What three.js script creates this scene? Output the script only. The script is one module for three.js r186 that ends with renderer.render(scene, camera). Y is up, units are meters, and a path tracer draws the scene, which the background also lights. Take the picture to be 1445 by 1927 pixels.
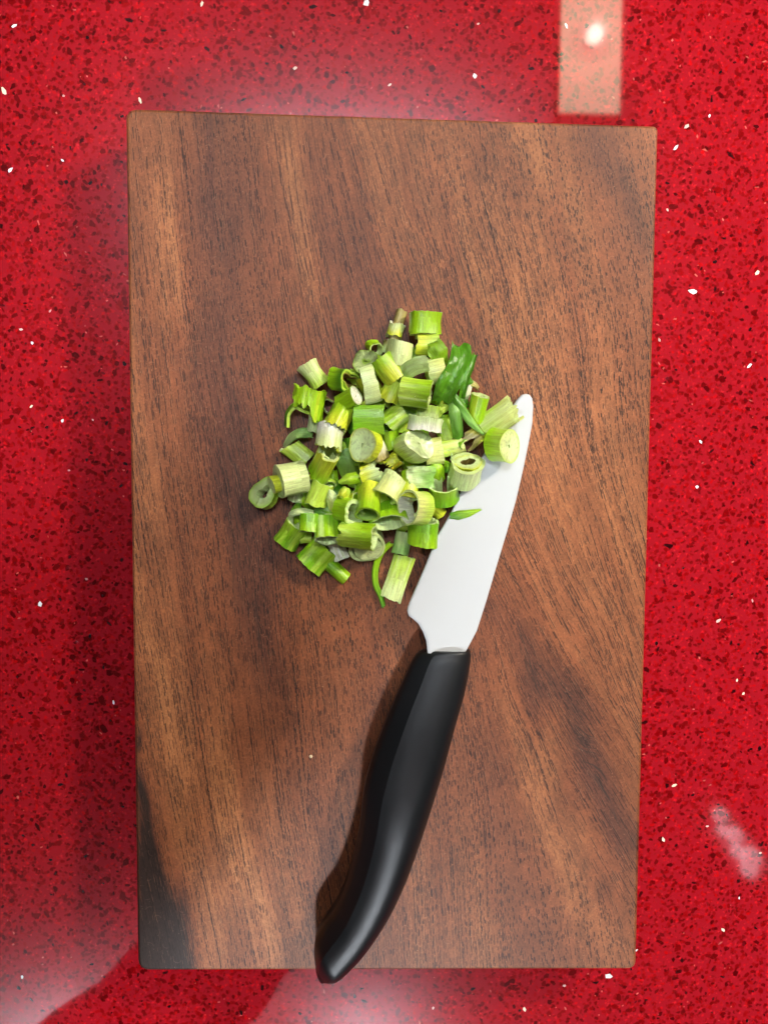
import * as THREE from 'three';
import { RoundedBoxGeometry } from 'three/addons/geometries/RoundedBoxGeometry.js';
import { RectAreaLightUniformsLib } from 'three/addons/lights/RectAreaLightUniformsLib.js';
import { MarchingCubes } from 'three/addons/objects/MarchingCubes.js';

const mm = 0.001, rad = Math.PI / 180;
const scene = new THREE.Scene();
scene.background = new THREE.Color(0x000000);
const renderer = new THREE.WebGLRenderer();
renderer.toneMapping = THREE.LinearToneMapping;
renderer.toneMappingExposure = 1.0;
renderer.shadowMap.enabled = true;
RectAreaLightUniformsLib.init();

// ---------------------------------------------------------------- camera: a phone held over the board
const camera = new THREE.PerspectiveCamera(62, 767 / 1024, 0.01, 20);
camera.position.set(-0.01076, 0.26676, -0.02968);
camera.up.set(-0.00685, -0.06626, -0.99778);
camera.lookAt(-0.00065, -0.03242, -0.00988);
scene.add(camera);

// ---------------------------------------------------------------- naming
const used = {};
function numbered(name) { const n = used[name] = (used[name] ?? -1) + 1; return n ? name + '_' + String(n).padStart(3, '0') : name; }
function tag(o, label, category, group) { o.userData.label = label; o.userData.category = category; if (group) o.userData.group = group; return o; }
function base(name, p) { const g = new THREE.Group(); g.name = numbered(name); g.position.set(...p); scene.add(g); return g; }
function mesh(name, geo, mat, parent) { const m = new THREE.Mesh(geo, mat); m.name = name; m.castShadow = m.receiveShadow = true; if (parent) parent.add(m); return m; }

// ---------------------------------------------------------------- lights
// warm lamp in a slim bar over the far right of the board
const LAMP = [0.1155, 0.1960, -0.2558];
{
  const g = base('bar_lamp', LAMP);
  tag(g, 'slim metal bar lamp with one warm bulb above the far right of the board', 'lamp');
  const steel = new THREE.MeshStandardMaterial({ color: 0x8d8a84, roughness: 0.4, metalness: 0.6 });
  const W = 0.033, LEN = 0.2, Z0 = 0.038;
  const hs = mesh('housing', new RoundedBoxGeometry(W + 0.004, 0.012, LEN + 0.004, 3, 0.002), steel, g);
  hs.position.set(0, 0.022, Z0 - LEN / 2);
  const df = mesh('diffuser', new THREE.BoxGeometry(W, 0.002, LEN), new THREE.MeshStandardMaterial({ color: 0xcfc3a8, roughness: 0.6, emissive: new THREE.Color(0.78, 0.86, 0.6), emissiveIntensity: 2.2 }), g);
  df.position.set(0, 0.0145, Z0 - LEN / 2);
  const bulb = mesh('bulb', new THREE.SphereGeometry(0.0042, 24, 16), new THREE.MeshStandardMaterial({ color: 0xffffff, emissive: new THREE.Color(1, 0.9, 0.75), emissiveIntensity: 20 }), g);
  bulb.position.set(0, 0.004, 0);
  const sock = mesh('socket', new THREE.CylinderGeometry(0.0045, 0.006, 0.009, 20), steel, g);
  sock.position.set(0, 0.0115, 0);
  const pl = new THREE.PointLight(new THREE.Color(1, 0.9, 0.75), 0.011, 0, 2);
  pl.position.set(0, 0.004, 0); pl.castShadow = true; pl.shadow.radius = 0.2; g.add(pl);
  const ra = new THREE.RectAreaLight(new THREE.Color(0.78, 0.86, 0.6), 5.6, W, LEN);
  ra.position.set(0, 0.0125, Z0 - LEN / 2); ra.rotation.x = -Math.PI / 2; g.add(ra);
}
// warm round lamp off to the upper right: the key light
{
  const g = base('dome_lamp', [0.47, 0.45, -0.38]);
  tag(g, 'round warm lamp in a metal dome to the right of the board', 'lamp');
  const pr = []; for (let i = 0; i <= 14; i++) { const a = i / 14 * 1.45; pr.push(new THREE.Vector2(0.006 + 0.08 * Math.sin(a), 0.08 * Math.cos(a))); } for (let i = 14; i >= 0; i--) { const a = i / 14 * 1.45; pr.push(new THREE.Vector2(0.006 + 0.077 * Math.sin(a), 0.077 * Math.cos(a))); }
  const dome = mesh('shade', new THREE.LatheGeometry(pr, 40), new THREE.MeshStandardMaterial({ color: 0x8a8780, roughness: 0.4, metalness: 0.5 }), g); dome.position.y = 0.012;
  const b = mesh('bulb', new THREE.SphereGeometry(0.045, 24, 16), new THREE.MeshStandardMaterial({ color: 0xffffff, emissive: new THREE.Color(1, 0.9, 0.75), emissiveIntensity: 8 }), g);
  const pl = new THREE.PointLight(new THREE.Color(1, 0.9, 0.75), 1.5, 0, 2); pl.castShadow = true; pl.shadow.radius = 0.045 / 0.02; g.add(pl);
}
// added panels under a white ceiling, unseen: cool fill below, haze mirrored in the counter
const coolLight = new THREE.Color(0.87, 0.93, 1);
function addedPanel(label, at, W, D, down, upw) {
  const g = base('added_panel_lamp', at); tag(g, label, 'lamp');
  mesh('housing', new RoundedBoxGeometry(W + 0.02, 0.03, D + 0.02, 3, 0.005), new THREE.MeshStandardMaterial({ color: 0xdddddd, roughness: 0.5 }), g);
  const em = (k) => new THREE.MeshStandardMaterial({ color: 0xffffff, roughness: 0.6, emissive: coolLight, emissiveIntensity: k * 0.3 });
  const lo = mesh('diffuser', new THREE.BoxGeometry(W, 0.004, D), em(down), g); lo.position.y = -0.0175;
  const hi = mesh('diffuser', new THREE.BoxGeometry(W, 0.004, D), em(upw), g); hi.position.y = 0.0175;
  const dl = new THREE.RectAreaLight(coolLight, down, W, D); dl.position.y = -0.021; dl.rotation.x = -Math.PI / 2; g.add(dl);
  const ul = new THREE.RectAreaLight(coolLight, upw, W, D); ul.position.y = 0.021; ul.rotation.x = Math.PI / 2; g.add(ul);
}
addedPanel('added long white fill panel hanging unseen under the ceiling above the board', [-0.03, 1.66, -0.62], 0.66, 0.14, 27, 40);
addedPanel('added white fill panel hanging unseen under the ceiling behind the cook', [0.02, 1.66, 1.5], 0.2, 0.16, 430, 26);
addedPanel('added white panel lighting the ceiling, unseen, far to the left behind the cook', [-0.72, 1.66, 1.52], 0.4, 0.14, 2, 24);
// added unseen bulbs, set to mirror as an uneven cool streak in the counter
{
  const A = new THREE.Vector3(0.5044, 0.9000, 0.4819), B = new THREE.Vector3(0.5713, 0.9000, 0.5605), g = base('added_bulb_strip', A.clone().add(B).multiplyScalar(0.5).toArray()), L = A.distanceTo(B);
  tag(g, 'added slim strip of small cool bulbs for a counter glint, high on the near right side', 'lamp');
  g.rotation.y = Math.atan2(B.x - A.x, B.z - A.z);
  mesh('housing', new RoundedBoxGeometry(0.05, 0.02, L + 0.03, 3, 0.004), new THREE.MeshStandardMaterial({ color: 0x55585c, roughness: 0.5 }), g).position.y = 0.026;
  const em = new THREE.MeshStandardMaterial({ color: 0xffffff, roughness: 0.5, emissive: coolLight, emissiveIntensity: 4 });
  [[-.46, .3, .011], [-.26, -.1, .008], [-.1, .2, .012], [.1, -.2, .009], [.3, .1, .015], [.42, -.3, .012]].forEach(([u, v, q]) => mesh('bulb', new THREE.SphereGeometry(q, 16, 12), em, g).position.set(v * 0.03, 0.006, u * L));
  const ra = new THREE.RectAreaLight(coolLight, 4 * 0.12, 0.04, L); ra.position.y = -0.012; ra.rotation.x = -Math.PI / 2; g.add(ra);
}
{
  const c = mesh('ceiling', new THREE.BoxGeometry(4, 0.05, 4), new THREE.MeshStandardMaterial({ color: 0xe6e6ea, roughness: 0.9 }));
  c.position.set(0, 1.85 + 0.025, 0); c.userData.kind = 'structure'; scene.add(c);
}

// ---------------------------------------------------------------- noise and colour
function rng(seed) { let s = seed >>> 0; return () => { s = (s + 0x6d2b79f5) | 0; let t = Math.imul(s ^ (s >>> 15), 1 | s); t = (t + Math.imul(t ^ (t >>> 7), 61 | t)) ^ t; return ((t ^ (t >>> 14)) >>> 0) / 4294967296; }; }
function hash(x, y, s) { let h = Math.imul(x, 374761393) ^ Math.imul(y, 668265263) ^ Math.imul(s, 974634777); h = Math.imul(h ^ (h >>> 13), 1274126177); return ((h ^ (h >>> 16)) >>> 0) / 4294967296; }
function vn(x, y, s = 0) {
  const xi = Math.floor(x), yi = Math.floor(y), fx = x - xi, fy = y - yi, u = fx * fx * (3 - 2 * fx), v = fy * fy * (3 - 2 * fy);
  const a = hash(xi, yi, s), b = hash(xi + 1, yi, s), c = hash(xi, yi + 1, s), d = hash(xi + 1, yi + 1, s);
  return a + (b - a) * u + (c - a) * v + (a - b - c + d) * u * v;
}
const fbm = (x, y, s) => vn(x, y, s) * 0.55 + vn(x * 2.1, y * 2.1, s + 7) * 0.3 + vn(x * 4.3, y * 4.3, s + 13) * 0.15;
const lerp = (a, b, t) => a + (b - a) * t, clamp = (x, a = 0, b = 1) => Math.min(b, Math.max(a, x)), smooth = (a, b, x) => { const t = clamp((x - a) / (b - a)); return t * t * (3 - 2 * t); };
const lin = (hex) => new THREE.Color(hex).toArray();
const mix3 = (a, b, t) => [lerp(a[0], b[0], t), lerp(a[1], b[1], t), lerp(a[2], b[2], t)];
function canvasTex(c, srgb) { const t = new THREE.CanvasTexture(c); if (srgb) t.colorSpace = THREE.SRGBColorSpace; t.wrapS = t.wrapT = THREE.RepeatWrapping; t.anisotropy = 8; return t; }

// ---------------------------------------------------------------- quartz countertop
const TILE = 0.33;
function quartzTexture() {
  const N = 2048, c = document.createElement('canvas'); c.width = c.height = N;
  const x = c.getContext('2d'), r = rng(11);
  x.fillStyle = '#9a1322'; x.fillRect(0, 0, N, N);
  const poly = (px, py, s, el, ang, n, style) => {
    x.fillStyle = style;
    const pts = []; let a = r() * 6.28;
    for (let i = 0; i < n; i++) { a += 6.283 / n * (0.6 + 0.8 * r()); const q = s * (0.7 + 0.5 * r()), ux = Math.cos(a) * q * el, uy = Math.sin(a) * q; pts.push([ux * Math.cos(ang) - uy * Math.sin(ang), ux * Math.sin(ang) + uy * Math.cos(ang)]); }
    const m = s * el * 1.3;
    for (const ox of [-N, 0, N]) for (const oy of [-N, 0, N]) {
      if (px + ox < -m || px + ox > N + m || py + oy < -m || py + oy > N + m) continue;
      x.beginPath(); pts.forEach((p, i) => (i ? x.lineTo(px + ox + p[0], py + oy + p[1]) : x.moveTo(px + ox + p[0], py + oy + p[1]))); x.closePath(); x.fill();
    }
  };
  const rgb = (a, b, d, o = 1) => `rgba(${a | 0},${b | 0},${d | 0},${o})`;
  // fine dust of the binder, then shards from small to large
  for (let i = 0; i < 70000; i++) { const k = r(), l = 0.5 + 0.85 * r(); poly(r() * N, r() * N, 0.9 + 2 * r(), 1 + r(), r() * 6.28, 4, rgb(188 * l, (10 + 26 * k) * l, (22 + 22 * k) * l, 0.5)); }
  for (let i = 0; i < 26000; i++) { const l = 0.6 + 0.4 * r(), g = r(); poly(r() * N, r() * N, 2.8 + 3.2 * r() * r(), 1 + 0.9 * r(), r() * 6.28, 4 + (r() * 3 | 0), rgb(150 * l, (3 + 7 * g) * l, (10 + 9 * g) * l, 0.8)); }
  for (let i = 0; i < 26000; i++) { const l = 0.55 + 0.65 * r(), g = r(); poly(r() * N, r() * N, 1.6 + 2 * r(), 1 + 1.2 * r(), r() * 6.28, 4 + (r() * 2 | 0), rgb(166 * l, (4 + 12 * g) * l, (12 + 13 * g) * l, 0.75)); }
  for (let i = 0; i < 4200; i++) { const l = 0.55 + 0.4 * r(); poly(r() * N, r() * N, 3 + 4 * r() * r(), 1 + 0.8 * r(), r() * 6.28, 5 + (r() * 3 | 0), rgb(136 * l, 3 * l, 9 * l, 0.92)); }
  for (let i = 0; i < 1100; i++) { const l = 0.3 + 0.45 * r(); poly(r() * N, r() * N, 2 + 3.2 * r() * r(), 1 + 1.3 * r(), r() * 6.28, 5, rgb(112 * l, 7 * l, 12 * l, 0.92)); }
  for (let i = 0; i < 16000; i++) { const l = 0.85 + 0.3 * r(); x.strokeStyle = rgb(205 * l, 48 * l, 58 * l, 0.28); x.lineWidth = 0.8; const X = r() * N, Y = r() * N, a = r() * 6.28, q = 3 + 7 * r(); x.beginPath(); x.moveTo(X, Y); x.lineTo(X + Math.cos(a) * q, Y + Math.sin(a) * q); x.stroke(); }
  for (let i = 0; i < 600; i++) { const l = 0.8 + 0.3 * r(); poly(r() * N, r() * N, 1.1 + 1.4 * r(), 1 + 2.8 * r() * r(), r() * 6.28, 4, rgb(228 * l, 128 * l, 118 * l, 0.75)); }
  return c;
}
const quartzMap = canvasTex(quartzTexture(), true); quartzMap.repeat.set(1, 1);
const quartz = new THREE.MeshPhysicalMaterial({ map: quartzMap, color: new THREE.Color(0.96, 0.94, 0.78), roughness: 0.045, ior: 1.52 });
const counter = base('countertop', [0, 0, 0]); counter.userData.kind = 'structure';
{
  const g = new RoundedBoxGeometry(1.5, 0.03, 1.1, 4, 0.004), p = g.attributes.position, uv = g.attributes.uv;
  for (let i = 0; i < p.count; i++) uv.setXY(i, p.getX(i) / TILE, p.getZ(i) / TILE + p.getY(i) / TILE);
  mesh('slab', g, quartz, counter).position.y = -0.015;
}
{
  const r = rng(5), shapes = [];
  for (let k = 0; k < 8; k++) {
    const s = new THREE.Shape(); let a = 0; const n = 5 + k % 3;
    for (let i = 0; i < n; i++) { a += 6.283 / n * (i ? 0.7 + 0.6 * r() : 0); const q = 0.5 * (0.75 + 0.4 * r()); i ? s.lineTo(Math.cos(a) * q, Math.sin(a) * q * 0.8) : s.moveTo(Math.cos(a) * q, Math.sin(a) * q * 0.8); }
    shapes.push(new THREE.ExtrudeGeometry(s, { depth: 0.00016, bevelEnabled: false }).rotateX(-Math.PI / 2));
  }
  const stone = (hex) => new THREE.MeshPhysicalMaterial({ color: hex, roughness: 0.045, ior: 1.52 });
  const pale = ['#e9eef0', '#e8dcc0', '#e3b8ac', '#c98f88'].map(stone), dark = ['#5c0810', '#48070c', '#690b14', '#1f0608', '#2c080b'].map(stone);
  const chip = (x, z, s, mat, k) => { const m = mesh(numbered('quartz_chip'), shapes[k % 8], mat, counter); m.position.set(x * mm, -0.00009, z * mm); m.scale.set(s * mm * (0.8 + 0.5 * r()), 1, s * mm * (0.6 + 0.5 * r())); m.rotation.y = r() * 6.28; };
  [[-113.4, -156.6, 1.7, 0], [-8.4, -166.0, 2.4, 0], [-116.7, -137.7, 2.7, 1], [-57.7, -164.4, 1.3, 1], [-76.3, -135.8, 1.7, 1], [-115.3, -114.6, 1.5, 0], [-29.9, -146.4, 1.6, 2], [24.7, -145.3, 1.6, 0], [52.4, -160.9, 1.7, 0], [-109.7, -63.1, 1.3, 0], [-100.9, -39.5, 1.3, 0], [-108.7, 17.5, 1.7, 0], [-86.4, 48.7, 1.2, 0], [94.0, -81.6, 2.3, 0], [112.9, -59.0, 1.9, 0], [87.2, -125.3, 1.9, 0], [114.3, -87.8, 2.0, 1], [98.0, -35.0, 1.2, 0], [105.8, 22.2, 1.7, 2], [112.5, 41.6, 1.2, 1], [93.2, 76.2, 1.5, 1], [90.1, 94.3, 1.5, 1], [73.3, 140.2, 2.3, 0], [45.8, 151.3, 1.9, 1], [-116.4, 138.3, 1.5, 0], [97.4, -20.7, 1.5, 0], [97.4, -135.1, 1.2, 0], [90.4, -131.8, 1.5, 2], [-1.2, -142.1, 1.1, 2], [-99.7, -117.7, 1.2, 0], [-110.2, -43.8, 1.3, 1], [111.0, 125.0, 1.5, 1], [78.9, -25.0, 0.9, 0], [114.8, 45.9, 1.2, 1], [85.2, -106.5, 1.1, 2], [15.8, 150.5, 1.2, 2], [104.5, 89.9, 1.2, 2], [-94.3, 9.6, 1.2, 3], [-99.2, -24.3, 1.1, 3], [82.4, 131.6, 1.2, 0], [58.9, 143.5, 1.1, 2], [-91.7, -39.9, 0.9, 2], [-104.1, -72.8, 0.9, 3], [83.9, -66.6, 1.1, 3], [122.4, 99.0, 1.1, 2], [115.9, 114.2, 0.9, 0], [116.6, 15.6, 1.1, 3], [-113.0, -67.1, 1.1, 2], [-99.1, -136.7, 0.9, 3], [25.5, -160.7, 0.9, 2]].forEach(([x, z, s, t], k) => chip(x, z, s, pale[t], k));
  for (let k = 0, n = 0; n < 240 && k < 3000; k++) {
    const x = -124 + 252 * r(), z = -172 + 332 * r(); if (Math.abs(x) < 78 && Math.abs(z) < 130) continue;
    n++; chip(x, z, 0.9 + 1.2 * r() * r(), dark[r() < 0.75 ? r() * 3 | 0 : 3 + (r() * 2 | 0)], k);
  }
}

// ---------------------------------------------------------------- wooden board
const BOARD = [[-75.41, -125.62], [74.65, -124.1], [75.43, 125.53], [-74.5, 124.27]], TH = 0.02;             // corners of the top in mm, thickness
const FIG = [[-47, -118, 9.2, -0.80, 0.08], [-47, -83, 7.7, -0.56, 0.18], [-50, -50, 8.5, -0.64, 0.13], [-46, -23, 7.7, -0.80, 0.18], [-40, 11, 8.5, -0.88, 0.18], [-37, 36, 6.9, -0.64, 0.18], [-61, -53, 4.6, -0.40, 0.18], [-28, -110, 4.3, 0.80, 0.15], [-22, -83, 4.3, 0.70, 0.25], [-65, -90, 6.9, 0.70, 0.10], [-69, -23, 4.6, 0.60, 0.10], [-7, -109, 9.2, 0.50, 0.25], [24, -81, 10.8, 0.50, 0.30], [40, -48, 12.3, 0.60, 0.20], [61, -116, 8.5, -0.72, 0.38], [70, -95, 6.2, -0.64, 0.38], [31, -114, 9.2, -0.28, 0.33], [45, -105, 4.6, 0.60, 0.30], [60, -64, 9.2, 0.30, 0.25], [-14, -95, 7.7, -0.24, 0.33], [46, 38, 6.2, -0.64, 0.58], [60, 59, 6.9, -0.80, 0.58], [72, 82, 5.4, -0.80, 0.58], [35, 24, 6.2, -0.32, 0.58], [41, 59, 6.9, 0.80, 0.50], [18, 68, 13.8, -0.24, 0.18], [22, 111, 10.8, 0.50, 0.00], [58, 103, 7.7, 0.60, 0.40], [57, 16, 9.2, 0.20, 0.50], [-63, 39, 7.7, 0.50, 0.15], [-52, 71, 9.2, 0.50, 0.20], [-40, 107, 10.8, 0.60, 0.20], [-27, 81, 9.2, 0.30, 0.20], [64, -24, 9.2, 0.40, 0.20], [-3, 16, 10.8, 0.10, 0.20], [-74, 74, 2.0, -3.00, 0.15], [-72, 94, 3.4, -3.20, 0.20], [-69, 110, 4.9, -3.40, 0.20], [-67, 122, 5.5, -3.40, 0.20], [-75, 55, 1.1, -2.00, 0.10]];                             // [x, z, radius, tone, red shift]: bands of darker and lighter wood, plus a near-black strip at the lower left edge
const GRAIN = [[-66, -112, 0.10, 3.1], [-67, -53, 0.13, 2.8], [-67, 24, 0.16, 2.5], [-66, 87, 0.20, 2.5], [-46, -114, 0.10, 0.5], [-41, -74, 0.12, 0.6], [-31, -113, 0.14, 6.2], [-25, -80, 0.20, 6.5], [-15, -66, 0.27, 5.5], [-14, -95, 0.25, 1.8], [-7, -113, 0.30, 4.0], [3, -87, 0.35, 3.4], [16, -114, 0.20, 1.2], [27, -96, 0.32, 2.2], [45, -110, 0.20, 0.9], [63, -115, 0.20, 0.9], [57, -92, 0.25, 1.2], [63, -54, 0.12, 1.4], [40, -69, 0.22, 1.8], [-40, 8, 0.10, 1.7], [-44, 55, 0.13, 2.8], [-21, 55, 0.10, 1.8], [-40, -38, 0.20, 2.2], [-53, -68, 0.15, 1.8], [41, -16, 0.35, 3.1], [33, -0, 0.55, 2.2], [54, 12, 0.55, 5.2], [64, -8, 0.30, 2.2], [70, 23, 0.35, 3.4], [39, 47, 0.50, 3.7], [51, 31, 0.60, 2.5], [58, 56, 0.70, 3.7], [68, 85, 0.60, 4.0], [26, 39, 0.15, 1.5], [19, 72, 0.08, 1.4], [32, 96, 0.05, 1.2], [11, 104, 0.05, 2.2], [56, 113, 0.15, 1.1], [42, 64, 0.30, 2.5], [-48, 104, 0.20, 2.5], [-27, 96, 0.20, 2.5], [-6, 16, 0.15, 1.2], [-37, 112, 0.15, 1.8]];                         // [x, z, slope of the grain, length of the pores]
function grainAt(x, z) {
  let w = 0, s = 0, l = 0;
  for (const g of GRAIN) { const d = (g[0] - x) ** 2 + (g[1] - z) ** 2 * 0.5, k = 1 / (d + 40) ** 2; w += k; s += k * g[2]; l += k * g[3]; }
  return [s / w, l / w];
}
const X0 = -80, Z0 = -130, BW = 160, BH = 260, TXW = 1260, TXH = 2048, PX = TXH / BH;   // texture covers the board in mm
function woodTextures() {
  const c = document.createElement('canvas'), b = document.createElement('canvas'); c.width = b.width = TXW; c.height = b.height = TXH;
  const x = c.getContext('2d'), y = b.getContext('2d'), img = x.createImageData(TXW, TXH), bmp = y.createImageData(TXW, TXH), r = rng(77);
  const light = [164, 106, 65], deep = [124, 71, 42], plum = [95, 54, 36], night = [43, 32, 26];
  const GN = 48, gx = [];
  for (let j = 0; j <= GN * 2; j++) for (let i = 0; i <= GN; i++) gx.push(grainAt(X0 + BW * i / GN, Z0 + BH * j / (GN * 2)));
  const field = (mx, mz) => { const u = clamp((mx - X0) / BW, 0, 0.9999) * GN, v = clamp((mz - Z0) / BH, 0, 0.9999) * GN * 2, i = u | 0, j = v | 0, fu = u - i, fv = v - j, k = j * (GN + 1) + i;
    const f = (q) => lerp(lerp(gx[k][q], gx[k + 1][q], fu), lerp(gx[k + GN + 1][q], gx[k + GN + 2][q], fu), fv); return [f(0), f(1)]; };
  // a coordinate across the grain: follow the grain back to the middle line of the board
  const across = new Float32Array(128 * 256), along = (i, j) => across[j * 128 + i];
  for (let j = 0; j < 256; j++) for (let i = 0; i < 128; i++) { let px = X0 + BW * i / 127, pz = Z0 + BH * j / 255; const step = (0 - pz) / 14; for (let k = 0; k < 14; k++) { px += field(px, pz)[0] * step; pz += step; } across[j * 128 + i] = px; }
  const figT = new Float32Array(64 * 104 * 2);
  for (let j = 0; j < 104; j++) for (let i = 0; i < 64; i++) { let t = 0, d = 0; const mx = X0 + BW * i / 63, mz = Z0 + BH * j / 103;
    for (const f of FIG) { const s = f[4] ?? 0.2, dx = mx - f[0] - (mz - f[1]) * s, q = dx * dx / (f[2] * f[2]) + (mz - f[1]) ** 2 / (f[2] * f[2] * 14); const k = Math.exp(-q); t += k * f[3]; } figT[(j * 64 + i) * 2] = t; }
  const bil = (arr, w, h, st, u, v) => { u = clamp(u, 0, 0.9999) * (w - 1); v = clamp(v, 0, 0.9999) * (h - 1); const i = u | 0, j = v | 0, fu = u - i, fv = v - j, g = (a, d) => arr[((j + d) * w + i + a) * st]; return lerp(lerp(g(0, 0), g(1, 0), fu), lerp(g(0, 1), g(1, 1), fu), fv); };
  for (let j = 0, o = 0; j < TXH; j++) for (let i = 0; i < TXW; i++, o += 4) {
    const mx = X0 + i / PX, mz = Z0 + j / PX, u = (mx - X0) / BW, v = (mz - Z0) / BH;
    const a = bil(across, 128, 256, 1, u, v), wig = fbm(mx * 0.06, mz * 0.025, 3) * 9;
    const s = a + wig;
    const fig = bil(figT, 64, 104, 2, u + (vn(mx * .12, mz * .05, 31) - .5) * .05, v + (vn(mx * .1, mz * .04, 32) - .5) * .04);
    const band = (fbm(s * 0.075, mz * 0.005, 20) - 0.5) * 1.5 + (fbm(s * 0.2, mz * 0.006, 21) - 0.5) * 1.0 + (fbm(s * 0.6, mz * 0.012, 22) - 0.5) * 0.5;
    const fine = vn(s * 3.2, mz * 0.09, 23) - 0.5, fib = vn(s * 8, mz * 0.35, 24) - 0.5, grit = hash(i, j, 25) - 0.5, flk = vn(i * 0.45, j * 0.3, 26) - 0.5;
    const t = 0.85 * fig * (0.25 + 1.3 * fbm(s * 0.35, mz * 0.008, 51)) + band * 0.66;
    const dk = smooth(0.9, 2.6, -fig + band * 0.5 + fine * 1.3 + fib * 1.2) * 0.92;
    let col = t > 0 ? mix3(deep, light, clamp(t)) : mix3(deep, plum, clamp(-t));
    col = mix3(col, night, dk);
    const mot = fbm(mx * .22, mz * .14, 61) - .5, k = 1 + fine * 0.14 + fib * 0.13 + grit * 0.16 + flk * 0.22 + mot * .22;
    for (let q = 0; q < 3; q++) img.data[o + q] = clamp(col[q] * k, 0, 255);
    img.data[o + 3] = 255;
    const h = 165 + fib * 30 + grit * 46 + flk * 46 + fine * 22; bmp.data[o] = bmp.data[o + 1] = bmp.data[o + 2] = h; bmp.data[o + 3] = 255;
  }
  x.putImageData(img, 0, 0); y.putImageData(bmp, 0, 0);
  x.lineCap = y.lineCap = 'round';
  // open pores: dark dashes that line up along the grain, dots where the grain dives into the board
  const dash = (mx, mz, L, w, dark, tone) => {
    x.strokeStyle = `rgba(${tone | 0},${tone * 0.5 | 0},${tone * 0.3 | 0},${dark})`; x.lineWidth = w * PX; y.strokeStyle = `rgba(0,0,0,${0.4 + 0.4 * r()})`; y.lineWidth = w * PX;
    let px = mx, pz = mz; const kk = Math.max(2, L / 1.2 | 0), path = [[px, pz]];
    for (let k = 0; k < kk; k++) { const s = field(px, pz)[0] + (r() - 0.5) * 0.14, d = L / kk / Math.hypot(1, s); px += s * d; pz += d; path.push([px, pz]); }
    for (const q of [x, y]) { q.beginPath(); path.forEach((p, i) => { const X = (p[0] - X0) * PX, Y = (p[1] - Z0) * PX; i ? q.lineTo(X, Y) : q.moveTo(X, Y); }); q.stroke(); }
    if (r() < 0.3) { x.strokeStyle = 'rgba(214,156,112,0.32)'; x.lineWidth = 0.12 * PX; x.beginPath(); path.forEach((p, i) => { const X = (p[0] - X0 + 0.22) * PX, Y = (p[1] - Z0 + 0.1) * PX; i ? x.lineTo(X, Y) : x.moveTo(X, Y); }); x.stroke(); }
    return [px, pz];
  };
  for (let n = 0; n < 3900; n++) {
    let px = X0 + BW * r(), pz = Z0 - 10 + (BH + 10) * r(); const run = 14 + 50 * r() * r(), w = 0.11 + 0.14 * r() * r(), dark = 0.5 + 0.4 * r(), tone = 18 + 14 * r(); let done = 0;
    while (done < run) {
      const [s0, len] = field(px, pz), L = Math.max(0.5, len * (0.35 + 0.9 * r())), gap = len < 1.5 ? 1.2 + 3.5 * r() : L * (0.25 + 0.9 * r());
      if (r() < 0.25 + 1.1 * fbm(px * 0.09 - pz * 0.03, pz * 0.05, 41)) dash(px, pz, L, w * (len < 1.5 ? 1.35 : 1), dark * (0.75 + 0.35 * r()), tone);
      const s = field(px, pz)[0], d = (L + gap) / Math.hypot(1, s); px += s * d + (r() - .5) * .12; pz += d; done += L + gap;
    }
  }
  for (let n = 0; n < 11000; n++) { const px = X0 + BW * r(), pz = Z0 + BH * r(), len = field(px, pz)[1], wave = 0.5 + 0.5 * Math.sin(pz * 0.9 + px * 0.2 + 6 * vn(px * 0.08, pz * 0.05, 42)); if (len < 2.2 && r() < wave) dash(px, pz, len * (0.5 + 0.7 * r()), 0.15 + 0.11 * r(), 0.45 + 0.4 * r(), 26); }
  // loose fibres of the sanded surface
  for (let n = 0; n < 2600; n++) { const X = r() * TXW, Y = r() * TXH, a = r() * 6.28, q = 3 + 9 * r(); x.strokeStyle = r() < 0.5 ? 'rgba(70,35,22,0.28)' : 'rgba(225,170,130,0.3)'; x.lineWidth = 0.9; x.beginPath(); x.arc(X, Y, q, a, a + 0.6 + 1.6 * r()); x.stroke(); }
  for (let n = 0; n < 3000; n++) { x.fillStyle = `rgba(240,196,160,${0.2 + 0.4 * r()})`; x.fillRect(r() * TXW, r() * TXH, 1.3, 1.3); }
  return [canvasTex(c, true), canvasTex(b, false)];
}
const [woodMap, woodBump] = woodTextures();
const wood = new THREE.MeshPhysicalMaterial({ map: woodMap, bumpMap: woodBump, bumpScale: 2.5e-05, roughness: 0.48, specularIntensity: 0.6 });
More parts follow.
